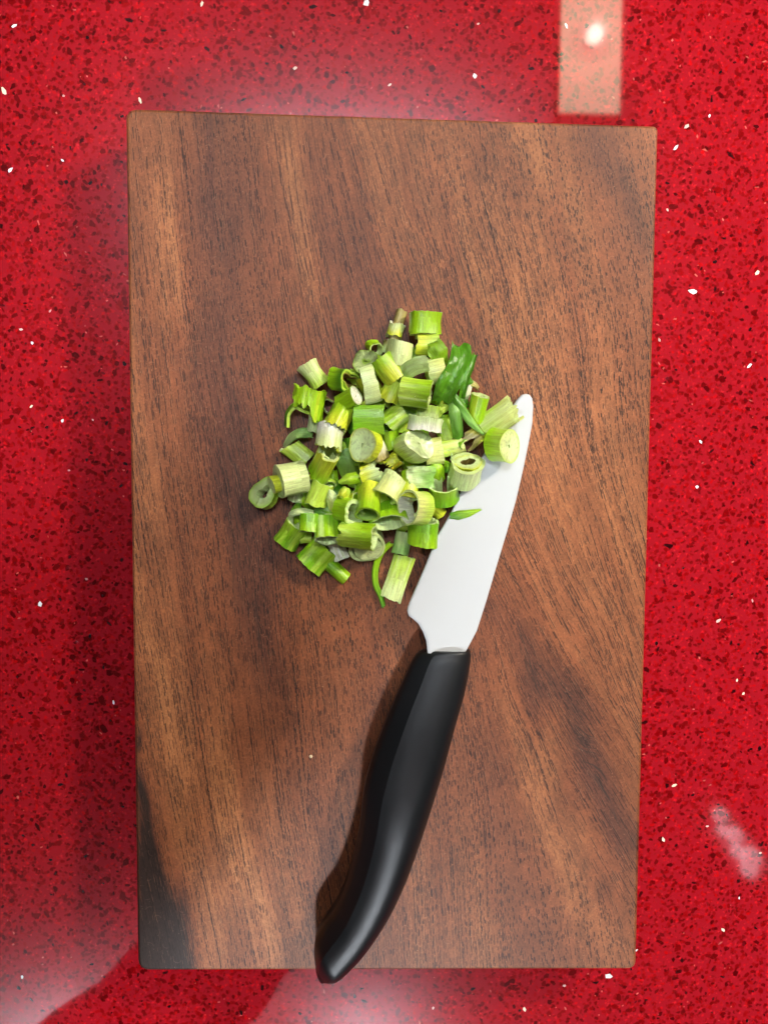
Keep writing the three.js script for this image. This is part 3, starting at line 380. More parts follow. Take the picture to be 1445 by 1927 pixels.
const PIECES = [
  {name: "scallion_root", label: "brownish ridged root stub with a pale collar, at the top edge of the heap", ang: 107, el: 0, c0: "TAN", wall: 9, cf: "TAN", jag: 0.2, lob: 0.08, core: {part: "collar", L: 3.9, a: 2.4, wall: 0.8, c0: "PW", c1: "Y", dy: 1.6, ci: "W", jag: 0.5, label: "white and lime collar around the stub"}, c1: "TAN", L: 8.5, a: 1.51, h: 1.5, x: 0.8, z: -66.8},
  {name: "scallion_scrap", label: "small dull green scrap beside the white stalk below the root stub", ang: 100, el: 0, c0: "BR", wall: 0.4, arc: [-120, 120], c1: "GW", L: 3.6, a: 1.21, h: 1.2, x: -2.2, z: -60.6},
  {name: "scallion_piece", label: "wide bright green piece with upright veins, topmost of the heap", ang: 91, el: 0, c0: "G", arc: [-125, 140], wall: 0.8, ci: "GW", jag: 0.3, core: {part: "inner_leaf", L: 5.4, a: 2.6, b: 2.2, wall: 0.4, arc: [60, 170], c0: "GW", c1: "LG", ci: "GW", dx: 1.9, jag: 0.3}, c1: "G", L: 6.0, a: 4.22, b: 3.37, h: 4.4, x: 8.6, z: -66.9},
  {name: "scallion_piece", label: "lime square-looking piece under the topmost bright green piece", ang: 2, el: 0, c0: "Y", wall: 0.9, arc: [-150, 150], ci: "PW", jag: 0.35, c1: "LG", L: 6.0, a: 3.45, b: 2.41, h: 4.9, x: 9.0, z: -61.2},
  {name: "scallion_scrap", label: "ragged olive scrap of leaf beside the dark green strip", path: [[10.6, 9, -61.4, 3.6], [11.7, 10, -58.4, 5.6], [13.7, 8, -54.6, 3.3]], c0: "G", thin: true, thick: 0.3, jag: 1.4, wave: 2, c1: "G"},
  {name: "scallion_leaf", label: "broad dark green strip of leaf at the upper right of the heap", path: [[18.4, 7, -60.6, 5.4], [18.0, 9.5, -56.5, 5.9], [16.3, 11, -52.2, 6.2], [14.1, 11, -48.4, 6.3], [13.3, 8, -45.4, 5.4]], c0: "DG", ce: "DG", thick: 0.45, cup: 0.7, wave: 2.4, jag: 1.6, crink: 0.4, m: 19, c1: "LF"},
  {name: "scallion_sliver", label: "narrow pointed dark green leaf end right of the broad dark strip", path: [[22.7, 4, -58.4, 1.2], [21.1, 6, -54.9, 2.3], [19.6, 7, -50.6, 2.1], [19.0, 5, -45.7, 1.7]], c0: "DG", thick: 0.6, cup: 0.6, c1: "LF"},
  {name: "scallion_piece", label: "pale creamy cylinder just below the brownish root stub", ang: 97, el: 0, c0: "PW", wall: 8, cf: "PW", lob: 0.06, jag: 0.15, flare: -0.06, cutA: 0.4, c1: "PW", L: 6.9, a: 3.58, h: 7.6, x: 1.0, z: -58.0},
  {name: "scallion_piece", label: "grooved lime green piece left of the creamy cylinder", ang: 52, el: 0, c0: "G", wall: 0.9, ci: "LG", lob: 0.1, flare: -0.02, stripe: "LG", c1: "Y", L: 7.7, a: 3.42, h: 8.4, x: -1.5, z: -53.7},
  {name: "scallion_piece", label: "round cut end with ragged skin at the top left of the heap", ang: 196, el: 64, c0: "G", wall: 9, cf: "T", cc: "G", jag: 0.3, rag: 1, lob: 0.08, rings: 2, c1: "G", L: 5.1, a: 3.6, h: 5.9, x: -7.1, z: -55.4},
  {name: "scallion_piece", label: "pale green saddle-shaped piece farthest up on the left", ang: 54, el: 0, c0: "PW", wall: 0.9, arc: [-135, 135], flare: 0.22, jag: 0.25, ci: "PW", c1: "LG", L: 7.2, a: 2.71, h: 3.2, x: -22.7, z: -52.2},
  {name: "scallion_piece", label: "coiled green piece with a curl of leaf inside, near the upper left", ang: 12, el: 42, c0: "G", wall: 0.8, ci: "LG", arc: [-170, 150], lob: 0.16, core: {L: 4.6, a: 2.2, b: 2.7, wall: 0.6, arc: [-150, 165], c0: "LG", c1: "LG", ci: "BR", lob: 0.2, dy: 0.3}, c1: "DG", L: 5.1, a: 3.45, h: 6.3, x: -14.3, z: -50.6},
  {name: "scallion_piece", label: "green piece with a speckled white round end facing up right", ang: -28, el: 38, c0: "G", wall: 9, cf: "W", jag: 0.12, lob: 0.06, c1: "G", L: 6.5, a: 2.6, h: 9.0, x: -12.9, z: -44.9},
  {name: "scallion_piece", label: "broad pale band leaning beside the speckled round end", ang: -17, el: 0, c0: "GW", wall: 0.9, arc: [-80, 80], ci: "PW", flare: -0.03, jag: 0.2, roll: 4, c1: "PW", L: 4.3, a: 5.19, b: 2.6, h: 8.6, x: -6.9, z: -49.0},
  {name: "scallion_piece", label: "lime curl with a small hook in the middle of the upper heap", ang: 115, el: 0, c0: "LG", wall: 0.7, arc: [-160, 110], ci: "PW", lob: 0.2, flare: 0.15, jag: 0.4, roll: 30, c1: "Y", L: 6.0, a: 3.13, h: 7.1, x: -0.7, z: -47.4},
  {name: "scallion_skin", label: "thin translucent white ring skin arching over a light green piece", path: [[2.1, 8, -49.7, 2.4], [2.9, 11.5, -52.6, 4.4], [5.8, 13, -54.2, 4.7], [8.8, 13.4, -54.8, 4.4]], c0: "T", thin: true, thick: 0.4, cup: -0.5, roll0: 25, roll1: -20, c1: "T"},
  {name: "scallion_piece", label: "pale yellow rounded end right of the translucent ring skin", ang: 165, el: 0, c0: "PY", wall: 8, cf: "PW", flare: -0.1, lob: 0.05, c1: "PW", L: 5.1, a: 3.42, h: 8.4, x: 11.1, z: -53.3},
  {name: "scallion_piece", label: "thick light green cylinder in the upper middle of the heap", ang: 8, el: 12, c0: "LG", wall: 1.2, ci: "PW", lob: 0.05, stripe: "PW", jag: 0.3, drops: [[20, 0.5, 0.25]], c1: "G", L: 8.0, a: 3.85, h: 11.6, x: 5.7, z: -47.1},
  {name: "scallion_piece", label: "bright lime bracket-shaped piece above the dark curl on the left", ang: 100, el: 0, c0: "G", wall: 0.8, arc: [-60, 100], ci: "G", jag: 0.7, rag: 1, cutB: 2.8, cutBa: 180, stripe: "Y", roll: -10, c1: "G", L: 6.6, a: 4.68, b: 3.51, h: 4.0, x: -23.8, z: -45.3},
  {name: "scallion_sliver", label: "thin dark green curl standing on edge at the left of the heap", path: [[-30.3, 1.5, -37.7, 2.8], [-29.9, 2.5, -41.4, 3.4], [-27.9, 3, -43.5, 3.3], [-25.5, 3, -42.6, 3.0], [-23.1, 2, -41.8, 2.4]], c0: "DG", roll0: 78, roll1: 60, thick: 0.9, wave: 1.2, ce: "LG", c1: "G"},
  {name: "scallion_piece", label: "bright lime tube left of the flat green sheet", ang: 118, el: 22, c0: "G", wall: 0.9, ci: "G", cf: "PW", jag: 0.5, rag: 1, lob: 0.08, c1: "Y", L: 8.7, a: 3.6, h: 7.5, x: -15.2, z: -40.6},
  {name: "scallion_piece", label: "bluish white tube with a lime lining on the left of the heap", ang: 96, el: 16, c0: "W", wall: 0.8, arc: [-140, 150], ci: "Y", jag: 0.35, rag: 1, lob: 0.08, c1: "PW", L: 6.5, a: 3.7, b: 2.59, h: 9.9, x: -18.0, z: -34.9},
  {name: "scallion_skin", label: "grey translucent band bowed over the wood at the left edge of the heap", path: [[-31.1, 0.8, -31.8, 1.8], [-29.1, 2.5, -34.5, 2.7], [-26.8, 3.4, -35.8, 3.0], [-23.1, 2.4, -35.9, 3.0]], c0: "T", thin: true, thick: 0.45, roll0: 45, roll1: 20, c1: "BG"},
  {name: "scallion_piece", label: "flat pale green wedge at the left edge below the translucent band", ang: 38, el: 0, c0: "LG", wall: 0.8, arc: [-100, 100], ci: "PW", cutA: -1.2, c1: "LG", L: 7.2, a: 2.87, b: 1.72, h: 1.9, x: -26.9, z: -30.1},
  {name: "scallion_piece", label: "bright lime double stalk with an open frilled end on the left", ang: -62, el: 36, c0: "G", wall: 1.1, layer: true, ci: "PW", cf: "PW", lob: 0.14, jag: 0.4, rag: 1, c1: "Y", L: 8.1, a: 3.6, h: 7.3, x: -19.4, z: -27.4},
  {name: "scallion_piece", label: "flat mid green sheet across the centre of the heap", ang: 0, el: 0, c0: "NG", wall: 0.6, arc: [-50, 60], ci: "DG", jag: 0.25, flare: 0.08, drops: [[-10, 1.5, 0.2]], c1: "MG", L: 8.9, a: 4.75, b: 2.85, h: 8.8, x: -7.0, z: -40.0},
  {name: "scallion_piece", label: "dusty green block touching the right end of the flat green sheet", ang: -38, el: 0, c0: "G", wall: 0.9, ci: "G", cf: "PW", arc: [-150, 150], jag: 0.25, stripe: "GW", c1: "LG", L: 6.0, a: 3.27, b: 2.62, h: 7.6, x: 0.1, z: -40.1},
  {name: "scallion_piece", label: "large round pale end with a notch, wrapped in a lime rind", ang: 188, el: 62, c0: "Y", wall: 9, cf: "GW", jag: 0.12, lob: 0.05, rings: 2, cutA: 0.5, c1: "Y", L: 4.4, a: 4.29, h: 11.0, x: -8.0, z: -32.5},
  {name: "scallion_piece", label: "creamy chunk with a brownish cut side behind the notched round end", ang: 66, el: 0, c0: "W", wall: 8, cf: "TAN", lob: 0.1, flare: -0.08, c1: "TAN", L: 5.9, a: 2.53, h: 8.0, x: -4.6, z: -31.1},
  {name: "scallion_leaf", label: "limp pale green sheet hanging below the notched round end", path: [[-13.6, 7, -31.3, 6.6], [-12.7, 7, -28.0, 7.8], [-12.1, 5, -24.7, 6.0], [-10.9, 3, -21.3, 3.6]], c0: "BG", thin: true, thick: 0.5, cup: -1.4, wave: 2, c1: "LG"},
  {name: "scallion_piece", label: "small bright green bent piece carrying a water drop, mid heap", ang: 80, el: 0, c0: "G", wall: 0.8, ci: "DG", arc: [-150, 150], flare: 0.2, drops: [[12, 2.1, 0.55], [-18, 1.7, 0.3]], c1: "G", L: 6.0, a: 2.39, h: 6.4, x: -0.6, z: -33.8},
  {name: "scallion_piece", label: "small yellow piece with an orange streak, centre of the heap", ang: -36, el: 0, c0: "Y", wall: 0.8, arc: [-120, 120], ci: "PY", jag: 0.5, rag: -1, stripe: "OR", flare: 0.12, c1: "Y", L: 5.1, a: 2.38, h: 6.9, x: -0.5, z: -27.8},
  {name: "scallion_piece", label: "big pale ring with a slit across its face, right of centre", ang: -28, el: 54, c0: "LG", wall: 9, cf: "GW", lob: 0.1, jag: 0.2, rings: 1, flare: -0.08, c1: "PW", L: 6.0, a: 4.46, h: 10.0, x: 5.4, z: -32.3},
  {name: "scallion_piece", label: "folded band fading from light green to white, right of centre", ang: 98, el: 0, c0: "GW", wall: 0.8, arc: [-95, 80], ci: "T", jag: 0.45, roll: 18, lob: 0.08, c1: "W", L: 3.8, a: 4.73, b: 3.31, h: 10.8, x: 8.4, z: -38.5},
  {name: "scallion_piece", label: "translucent lime flap behind the folded white band", ang: 95, el: 0, c0: "LG", wall: 0.6, arc: [-80, 80], ci: "LG", thin: true, c1: "PW", L: 3.8, a: 2.96, b: 1.48, h: 8.5, x: 9.4, z: -41.8},
  {name: "scallion_piece", label: "creamy yellow block right of the slit pale ring", ang: -8, el: 0, c0: "PY", wall: 8, cf: "PW", lob: 0.1, c1: "PY", L: 4.8, a: 3.43, b: 2.75, h: 6.8, x: 11.2, z: -30.9},
  {name: "scallion_piece", label: "pale lime rectangle above the open ring with a ragged hole", ang: -14, el: 0, c0: "LG", wall: 0.8, arc: [-150, 150], ci: "PW", stripe: "PW", c1: "PY", L: 7.2, a: 2.4, b: 1.68, h: 3.7, x: 16.3, z: -32.2},
  {name: "scallion_piece", label: "green flap of leaf under the folded white band at the right", ang: 70, el: 0, c0: "G", wall: 0.6, arc: [-100, 100], ci: "LG", c1: "LG", L: 9.0, a: 2.41, b: 1.2, h: 2.7, x: 14.8, z: -36.7},
  {name: "scallion_leaf", label: "blue-green blade of leaf hanging down at the right of the heap", path: [[16.4, 8, -44.6, 2.7], [16.9, 9, -41.6, 3.6], [17.7, 7, -38.1, 3.4], [18.3, 4.5, -34.8, 3.0]], c0: "BG", thick: 0.6, cup: -1.1, wave: 0.6, c1: "DG"},
  {name: "scallion_sliver", label: "long curved dark green sliver pointing at the split sheath", path: [[16.3, 9, -46.4, 2.1], [18.5, 9, -43.1, 2.5], [21.4, 8, -39.3, 2.2], [25.3, 6.5, -35.8, 0.6]], c0: "DG", thick: 0.7, cup: -0.6, c1: "BG"},
  {name: "scallion_scrap", label: "crumpled dark green scrap under the broad dark strip", path: [[15.5, 7, -45.5, 3.3], [17.2, 8, -44.6, 3.6], [21.0, 6, -44.5, 2.1]], c0: "DG", thick: 0.6, cup: -0.8, wave: 3, crink: 0.4, jag: 1.2, c1: "DG"},
  {name: "scallion_skin", label: "white strip of skin at the right edge below the dark leaf", path: [[21.5, 4, -50.3, 1.8], [20.5, 5, -47.5, 2.1], [19.9, 4, -44.6, 1.4]], c0: "W", thick: 0.7, cup: -0.5, c1: "PW"},
  {name: "scallion_skin", label: "beige ring of dry skin around the top of a bright green tube", path: [[20.4, 3, -49.8, 1.5], [22.1, 4, -50.3, 2.1], [24.1, 3, -49.2, 1.5]], c0: "PY", thick: 0.5, roll0: 40, c1: "TAN"},
  {name: "scallion_piece", label: "bright green tube standing out at the right edge of the heap", ang: -82, el: 26, c0: "G", wall: 1.1, layer: true, ci: "GW", cf: "GW", jag: 0.15, lob: 0.04, stripe: "Y", c1: "G", L: 7.8, a: 2.56, h: 5.5, x: 23.6, z: -43.3},
  {name: "scallion_piece", label: "large pale lime split sheath lying over the upper blade", ang: -36, el: 0, c0: "LG", wall: 0.6, arc: [-75, 85], ci: "PY", jag: 0.6, rag: 1, stripe: "PW", thin: true, roll: -6, c1: "PY", L: 11.1, a: 4.05, b: 1.82, h: 4.3, x: 29.8, z: -40.5},
  {name: "scallion_piece", label: "brown-edged torn end of sheath under the long dark sliver", ang: -40, el: 0, c0: "TAN", wall: 0.5, arc: [-80, 80], ci: "TAN", jag: 0.7, rag: -1, stripe: "BR", c1: "Y", L: 6.3, a: 2.55, b: 1.28, h: 3.5, x: 23.5, z: -35.6},
  {name: "scallion_piece", label: "thick round-ended green stump resting on the white blade", ang: 8, el: 47, c0: "G", wall: 9, cf: "PW", cc: "GW", jag: 0.1, lob: 0.03, rings: 1.6, c1: "LG", L: 6.0, a: 4.48, h: 8.7, x: 29.9, z: -32.9},
  {name: "scallion_piece", label: "open double ring with a ragged dark hole beside the blade", ang: -82, el: 42, c0: "T", wall: 1.3, ci: "T", cf: "T", jag: 0.2, lob: 0.06, core: {L: 5.2, a: 3.55, b: 3.2, wall: 1.9, c0: "Y", c1: "Y", ci: "BR", cf: "GW", dy: 0.9, jag: 0.2, lob: 0.08, label: "inner ring with a lime rind"}, c1: "PW", L: 6.0, a: 4.8, b: 4.08, h: 7.5, x: 20.2, z: -25.6},
  {name: "scallion_piece", label: "pale stalk with a bright yellow core poking out, left edge of the heap", ang: 168, el: 20, c0: "PW", wall: 9, cf: "GW", lob: 0.04, jag: 0.15, core: {L: 7.2, a: 2.5, wall: 9, c0: "Y", c1: "Y", cf: "T", dy: 2.2, dz: -0.6, dx: -0.5, jag: 0.1, lob: 0.05, label: "bright yellow core with a speckled end"}, c1: "PW", L: 7.6, a: 4.83, h: 5.8, x: -28.8, z: -22.8},
  {name: "scallion_piece", label: "translucent ring with an off-centre hole, leftmost of the heap", ang: 205, el: 62, c0: "LG", wall: 2.6, ci: "T", cf: "T", lob: 0.1, jag: 0.3, c1: "G", L: 3.3, a: 4.38, b: 3.94, h: 3.3, x: -36.1, z: -18.7},
  {name: "scallion_piece", label: "light green half curl below the stalk with the yellow core", ang: 112, el: 0, c0: "LG", wall: 0.8, arc: [-140, 120], ci: "GW", jag: 0.4, roll: -15, c1: "LG", L: 6.3, a: 3.44, b: 2.92, h: 6.4, x: -21.0, z: -18.8},
  {name: "scallion_piece", label: "flat green leaf end tucked under the light green half curl", ang: 40, el: 0, c0: "G", wall: 0.6, arc: [-80, 80], ci: "G", c1: "G", L: 6.0, a: 2.56, b: 1.28, h: 1.8, x: -24.0, z: -16.9},
  {name: "scallion_leaf", label: "pale petal-shaped leaf pointing down in the lower left heap", path: [[-18.0, 8, -20.0, 1.5], [-17.2, 8.5, -17.6, 3.6], [-16.5, 7.5, -14.9, 3.3], [-15.6, 5, -11.9, 0.8]], c0: "GW", thick: 0.7, cup: -0.8, c1: "Y"},
  {name: "scallion_bud", label: "small translucent bean-shaped bud with a brown tip", ang: 120, el: 20, c0: "LG", wall: 5, cf: "LG", lob: 0.1, flare: -0.25, c1: "Y", L: 3.8, a: 1.63, h: 9.2, x: -14.0, z: -18.9},
  {name: "scallion_leaf", label: "green leaf end beside the limp pale green sheet", path: [[-16.9, 5, -25.6, 2.1], [-17.1, 5, -22.9, 3.0], [-16.0, 4, -19.8, 2.4]], c0: "G", thick: 0.6, cup: -0.7, c1: "DG"},
  {name: "scallion_leaf", label: "lime petal lying level above the bean-shaped bud", path: [[-15.0, 8, -22.1, 1.5], [-12.8, 9, -23.0, 3.3], [-10.0, 8.5, -23.6, 3.3]], c0: "LG", thick: 0.7, cup: -1.2, c1: "G"},
  {name: "scallion_piece", label: "small dark green square of leaf in the lower left heap", ang: 20, el: 0, c0: "DG", wall: 0.6, arc: [-70, 70], ci: "G", drops: [[0, 0, 0.25]], c1: "G", L: 5.7, a: 2.54, b: 1.27, h: 5.3, x: -19.1, z: -13.4},
  {name: "scallion_piece", label: "yellowish folded piece beside the lime petal", ang: -20, el: 0, c0: "Y", wall: 0.8, arc: [-120, 120], ci: "PW", jag: 0.4, rag: 1, c1: "GW", L: 4.7, a: 2.67, b: 1.87, h: 7.9, x: -7.0, z: -25.1},
  {name: "scallion_piece", label: "pale yellow flared tube in the middle of the lower heap", ang: -58, el: -24, c0: "PY", wall: 0.9, arc: [-140, 140], ci: "PW", flare: 0.1, stripe: "PW", c1: "PW", L: 6.5, a: 3.71, b: 2.97, h: 9.5, x: -1.0, z: -20.7},
  {name: "scallion_piece", label: "lime tube whose open green mouth faces the knife handle", ang: 98, el: 38, c0: "Y", wall: 0.7, ci: "IN", cf: "LG", lob: 0.07, jag: 0.15, c1: "G", L: 8.7, a: 3.58, h: 9.5, x: -7.0, z: -16.8},
  {name: "scallion_piece", label: "speckled hollow ring left of the open-mouthed lime tube", ang: 10, el: 48, c0: "G", wall: 1.4, ci: "GW", cf: "GW", lob: 0.08, jag: 0.4, c1: "G", L: 5.1, a: 3.72, h: 9.4, x: -12.7, z: -14.0},
  {name: "scallion_piece", label: "flattened green tube with a wide dark mouth, lower right of the heap", ang: 82, el: 44, c0: "NG", wall: 0.6, ci: "GW", cf: "GW", jag: 0.3, lob: 0.06, c1: "G", L: 6.3, a: 5.09, b: 2.8, h: 7.2, x: -1.4, z: -13.2},
  {name: "scallion_piece", label: "slim bright green tube above the beige hollow ring", ang: 95, el: 20, c0: "G", wall: 0.7, ci: "GW", cf: "GW", jag: 0.12, c1: "Y", L: 8.0, a: 2.38, h: 8.1, x: 4.3, z: -21.6},
  {name: "scallion_piece", label: "beige hollow ring seen through its open end, right of the heap", ang: 186, el: 46, c0: "LG", wall: 0.55, ci: "W", cf: "PW", jag: 0.15, lob: 0.05, c1: "PY", L: 6.5, a: 4.46, b: 4.24, h: 10.3, x: 6.0, z: -15.4},
  {name: "scallion_piece", label: "wide bright green tube with a torn top edge, nearest the blade edge", ang: 91, el: -16, c0: "NG", wall: 0.8, ci: "GW", jag: 0.3, rag: -1, lob: 0.06, drops: [[8, 1.2, 0.28], [-4, 2.2, 0.2], [20, 2.4, 0.22]], c1: "G", L: 7.3, a: 4.38, b: 3.72, h: 4.6, x: 8.6, z: -8.0},
  {name: "scallion_piece", label: "green hollow curl just left of the blade edge", ang: -96, el: 42, c0: "NG", wall: 0.6, ci: "GW", cf: "GW", arc: [-175, 160], jag: 0.25, flare: 0.12, c1: "G", L: 6.3, a: 4.06, b: 3.05, h: 5.9, x: 14.4, z: -19.5},
  {name: "scallion_leaf", label: "fibrous pleated pale green strip right of the slim bright tube", path: [[3.9, 9.5, -23.6, 6.5], [6.0, 9.8, -23.8, 6.2], [8.4, 9.6, -23.8, 5.9], [11.3, 8, -23.8, 6.3]], c0: "GW", thick: 0.6, pleat: 0.0, wave: 3, cup: -0.5, jag: 0.6, c1: "BG"},
  {name: "scallion_leaf", label: "green leaf end above the green hollow curl", path: [[11.8, 7, -28.5, 2.7], [12.1, 7.5, -25.9, 4.2], [13.0, 5, -22.5, 3.9]], c0: "G", thick: 0.6, cup: -1, c1: "G"},
  {name: "scallion_scrap", label: "tiny curled green scrap next to the open double ring", path: [[14.1, 5, -28.2, 1.2], [15.2, 6, -27.1, 2.1], [15.1, 5, -25.2, 1.5]], c0: "G", thick: 0.5, cup: -0.8, wave: 2, c1: "DG"},
  {name: "scallion_piece", label: "smooth green block at the lower left corner of the heap", ang: -56, el: 18, c0: "NG", wall: 0.9, ci: "GW", cf: "GW", jag: 0.2, flare: 0.08, stripe: "LG", c1: "G", L: 7.6, a: 3.32, b: 2.66, h: 3.7, x: -28.8, z: -7.0},
  {name: "scallion_skin", label: "whitish green curled rim above the corner block", path: [[-29.1, 4, -10.2, 1.5], [-28.7, 6, -12.9, 2.1], [-26.0, 7.4, -13.8, 2.2], [-22.5, 7, -13.3, 1.8]], c0: "GW", roll0: 60, roll1: 30, thick: 0.6, c1: "GW"},
  {name: "scallion_leaf", label: "dark leaf spike behind the whitish curled rim", path: [[-27.0, 2.5, -16.2, 1.2], [-27.2, 4, -14.0, 3.9], [-26.3, 3.5, -10.6, 5.2]], c0: "DG", thick: 0.5, cup: -1, c1: "G"},
  {name: "scallion_piece", label: "small upright-veined green tube beside the whitish rim", ang: 90, el: 16, c0: "NG", wall: 0.7, ci: "GW", arc: [-140, 140], jag: 0.25, c1: "G", L: 5.1, a: 2.68, b: 2.14, h: 7.8, x: -23.5, z: -10.5},
  {name: "scallion_piece", label: "green tube with an open fluted mouth, lower left of the heap", ang: 86, el: 36, c0: "NG", wall: 0.6, ci: "GW", cf: "GW", lob: 0.07, jag: 0.2, stripe: "GW", c1: "G", L: 6.9, a: 3.28, b: 2.63, h: 8.2, x: -18.5, z: -8.8},
  {name: "scallion_piece", label: "plain white strip of stalk at the bottom of the heap", ang: 66, el: 0, c0: "W", wall: 0.9, arc: [-80, 80], ci: "W", jag: 0.2, stripe: "PW", c1: "W", L: 7.5, a: 2.41, b: 1.32, h: 2.8, x: -15.9, z: -3.3},
  {name: "scallion_piece", label: "wide grooved green block at the bottom left of the heap", ang: -48, el: 0, c0: "NG", wall: 0.9, ci: "DG", jag: 0.25, lob: 0.09, stripe: "LG", c1: "G", L: 7.6, a: 4.08, b: 2.65, h: 2.6, x: -21.9, z: -0.8},
  {name: "scallion_piece", label: "thin solid green stem, lowest piece at the bottom left", ang: 42, el: 0, c0: "NG", wall: 5, cf: "LG", jag: 0.1, lob: 0.03, flare: -0.04, c1: "G", L: 7.3, a: 1.96, h: 2.0, x: -15.9, z: 3.6},
  {name: "scallion_piece", label: "light green tube with a torn left end, bottom centre of the heap", ang: 6, el: 14, c0: "LG", wall: 0.9, layer: true, ci: "GW", cf: "GW", jag: 0.4, rag: -1, lob: 0.06, stripe: "G", c1: "G", L: 9.2, a: 3.87, h: 9.9, x: -9.9, z: -7.6},
  {name: "scallion_piece", label: "layered pale round end under the light green tube", ang: 80, el: 64, c0: "PW", wall: 0.9, ci: "PW", cf: "PW", jag: 0.2, core: {L: 3.6, a: 3.7, wall: 9, c0: "PY", c1: "PW", cf: "PW", dy: 0.3, jag: 0.1, rings: 2}, c1: "PW", L: 3.9, a: 4.83, h: 3.9, x: -7.4, z: -4.3},
  {name: "scallion_piece", label: "grey translucent tube above the white-ended flat strip", ang: 102, el: 0, c0: "T", wall: 0.5, arc: [-140, 140], ci: "T", thin: true, c1: "BG", L: 6.3, a: 2.41, b: 1.69, h: 2.7, x: 2.9, z: -4.6},
  {name: "scallion_piece", label: "pale flat strip with a green top lying apart below the heap", ang: 108, el: 0, c0: "LG", wall: 0.6, arc: [-65, 65], ci: "T", jag: 0.4, roll: 6, stripe: "PW", c1: "PW", L: 13.3, a: 3.47, b: 1.22, h: 1.4, x: 1.5, z: 5.5},
  {name: "scallion_sliver", label: "long thin green curved sliver lying lowest of all", path: [[-0.4, 2.5, -4.6, 1.4], [-3.1, 2, -1.7, 1.7], [-4.7, 1.5, 2.7, 1.8], [-4.7, 1.2, 7.4, 1.8], [-3.2, 1, 11.2, 1.5], [-2.3, 0.8, 14.3, 1.2]], c0: "G", thick: 1.2, cup: -0.3, wave: 0.4, c1: "DG"},
  {name: "scallion_sliver", label: "green splinter of leaf lying alone on the white blade", path: [[16.2, 4.8, -12.4, 2.1], [18.6, 5.2, -12.9, 2.6], [21.9, 5.2, -13.6, 2.0], [25.1, 5, -14.6, 0.5]], c0: "DG", thick: 0.8, cup: -0.6, wave: 0.8, c1: "G"},
  {name: "scallion_root", label: "olive brown fibrous root clump in the gap at the centre", path: [[-0.2, 1.5, -25.7, 3.4], [2.8, 3, -26.3, 4.6], [7.1, 2, -25.7, 3.1]], c0: "BR", thick: 1.2, wave: 4, cup: -1, jag: 1.2, c1: "BR"},
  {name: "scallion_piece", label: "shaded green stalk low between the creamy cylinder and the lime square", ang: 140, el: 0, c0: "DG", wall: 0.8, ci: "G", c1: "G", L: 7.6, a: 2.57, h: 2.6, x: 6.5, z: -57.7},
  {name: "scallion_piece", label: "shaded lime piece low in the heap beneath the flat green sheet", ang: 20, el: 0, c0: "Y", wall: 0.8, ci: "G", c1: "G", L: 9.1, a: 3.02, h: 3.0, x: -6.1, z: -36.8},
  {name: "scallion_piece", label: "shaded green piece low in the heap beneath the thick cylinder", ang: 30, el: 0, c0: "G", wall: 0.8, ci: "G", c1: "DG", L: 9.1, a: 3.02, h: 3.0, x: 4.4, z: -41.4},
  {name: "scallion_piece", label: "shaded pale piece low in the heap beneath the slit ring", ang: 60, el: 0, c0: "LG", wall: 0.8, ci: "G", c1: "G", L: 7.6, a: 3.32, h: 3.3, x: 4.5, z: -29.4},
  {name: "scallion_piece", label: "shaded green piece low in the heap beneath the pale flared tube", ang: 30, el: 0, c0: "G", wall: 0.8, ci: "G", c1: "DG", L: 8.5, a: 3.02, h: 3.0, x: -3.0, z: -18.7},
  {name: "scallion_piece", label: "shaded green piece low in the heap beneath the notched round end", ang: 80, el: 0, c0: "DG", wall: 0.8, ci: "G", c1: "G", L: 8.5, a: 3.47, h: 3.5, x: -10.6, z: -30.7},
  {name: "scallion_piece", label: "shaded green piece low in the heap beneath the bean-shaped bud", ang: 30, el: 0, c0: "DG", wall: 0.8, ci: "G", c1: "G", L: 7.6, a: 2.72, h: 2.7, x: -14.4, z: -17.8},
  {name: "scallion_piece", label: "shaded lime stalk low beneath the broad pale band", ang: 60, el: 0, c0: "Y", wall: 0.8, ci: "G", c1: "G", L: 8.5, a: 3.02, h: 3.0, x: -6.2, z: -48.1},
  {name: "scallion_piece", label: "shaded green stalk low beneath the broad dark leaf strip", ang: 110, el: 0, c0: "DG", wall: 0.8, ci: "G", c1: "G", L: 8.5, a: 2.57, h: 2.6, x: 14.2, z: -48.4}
];
let seed = 1;
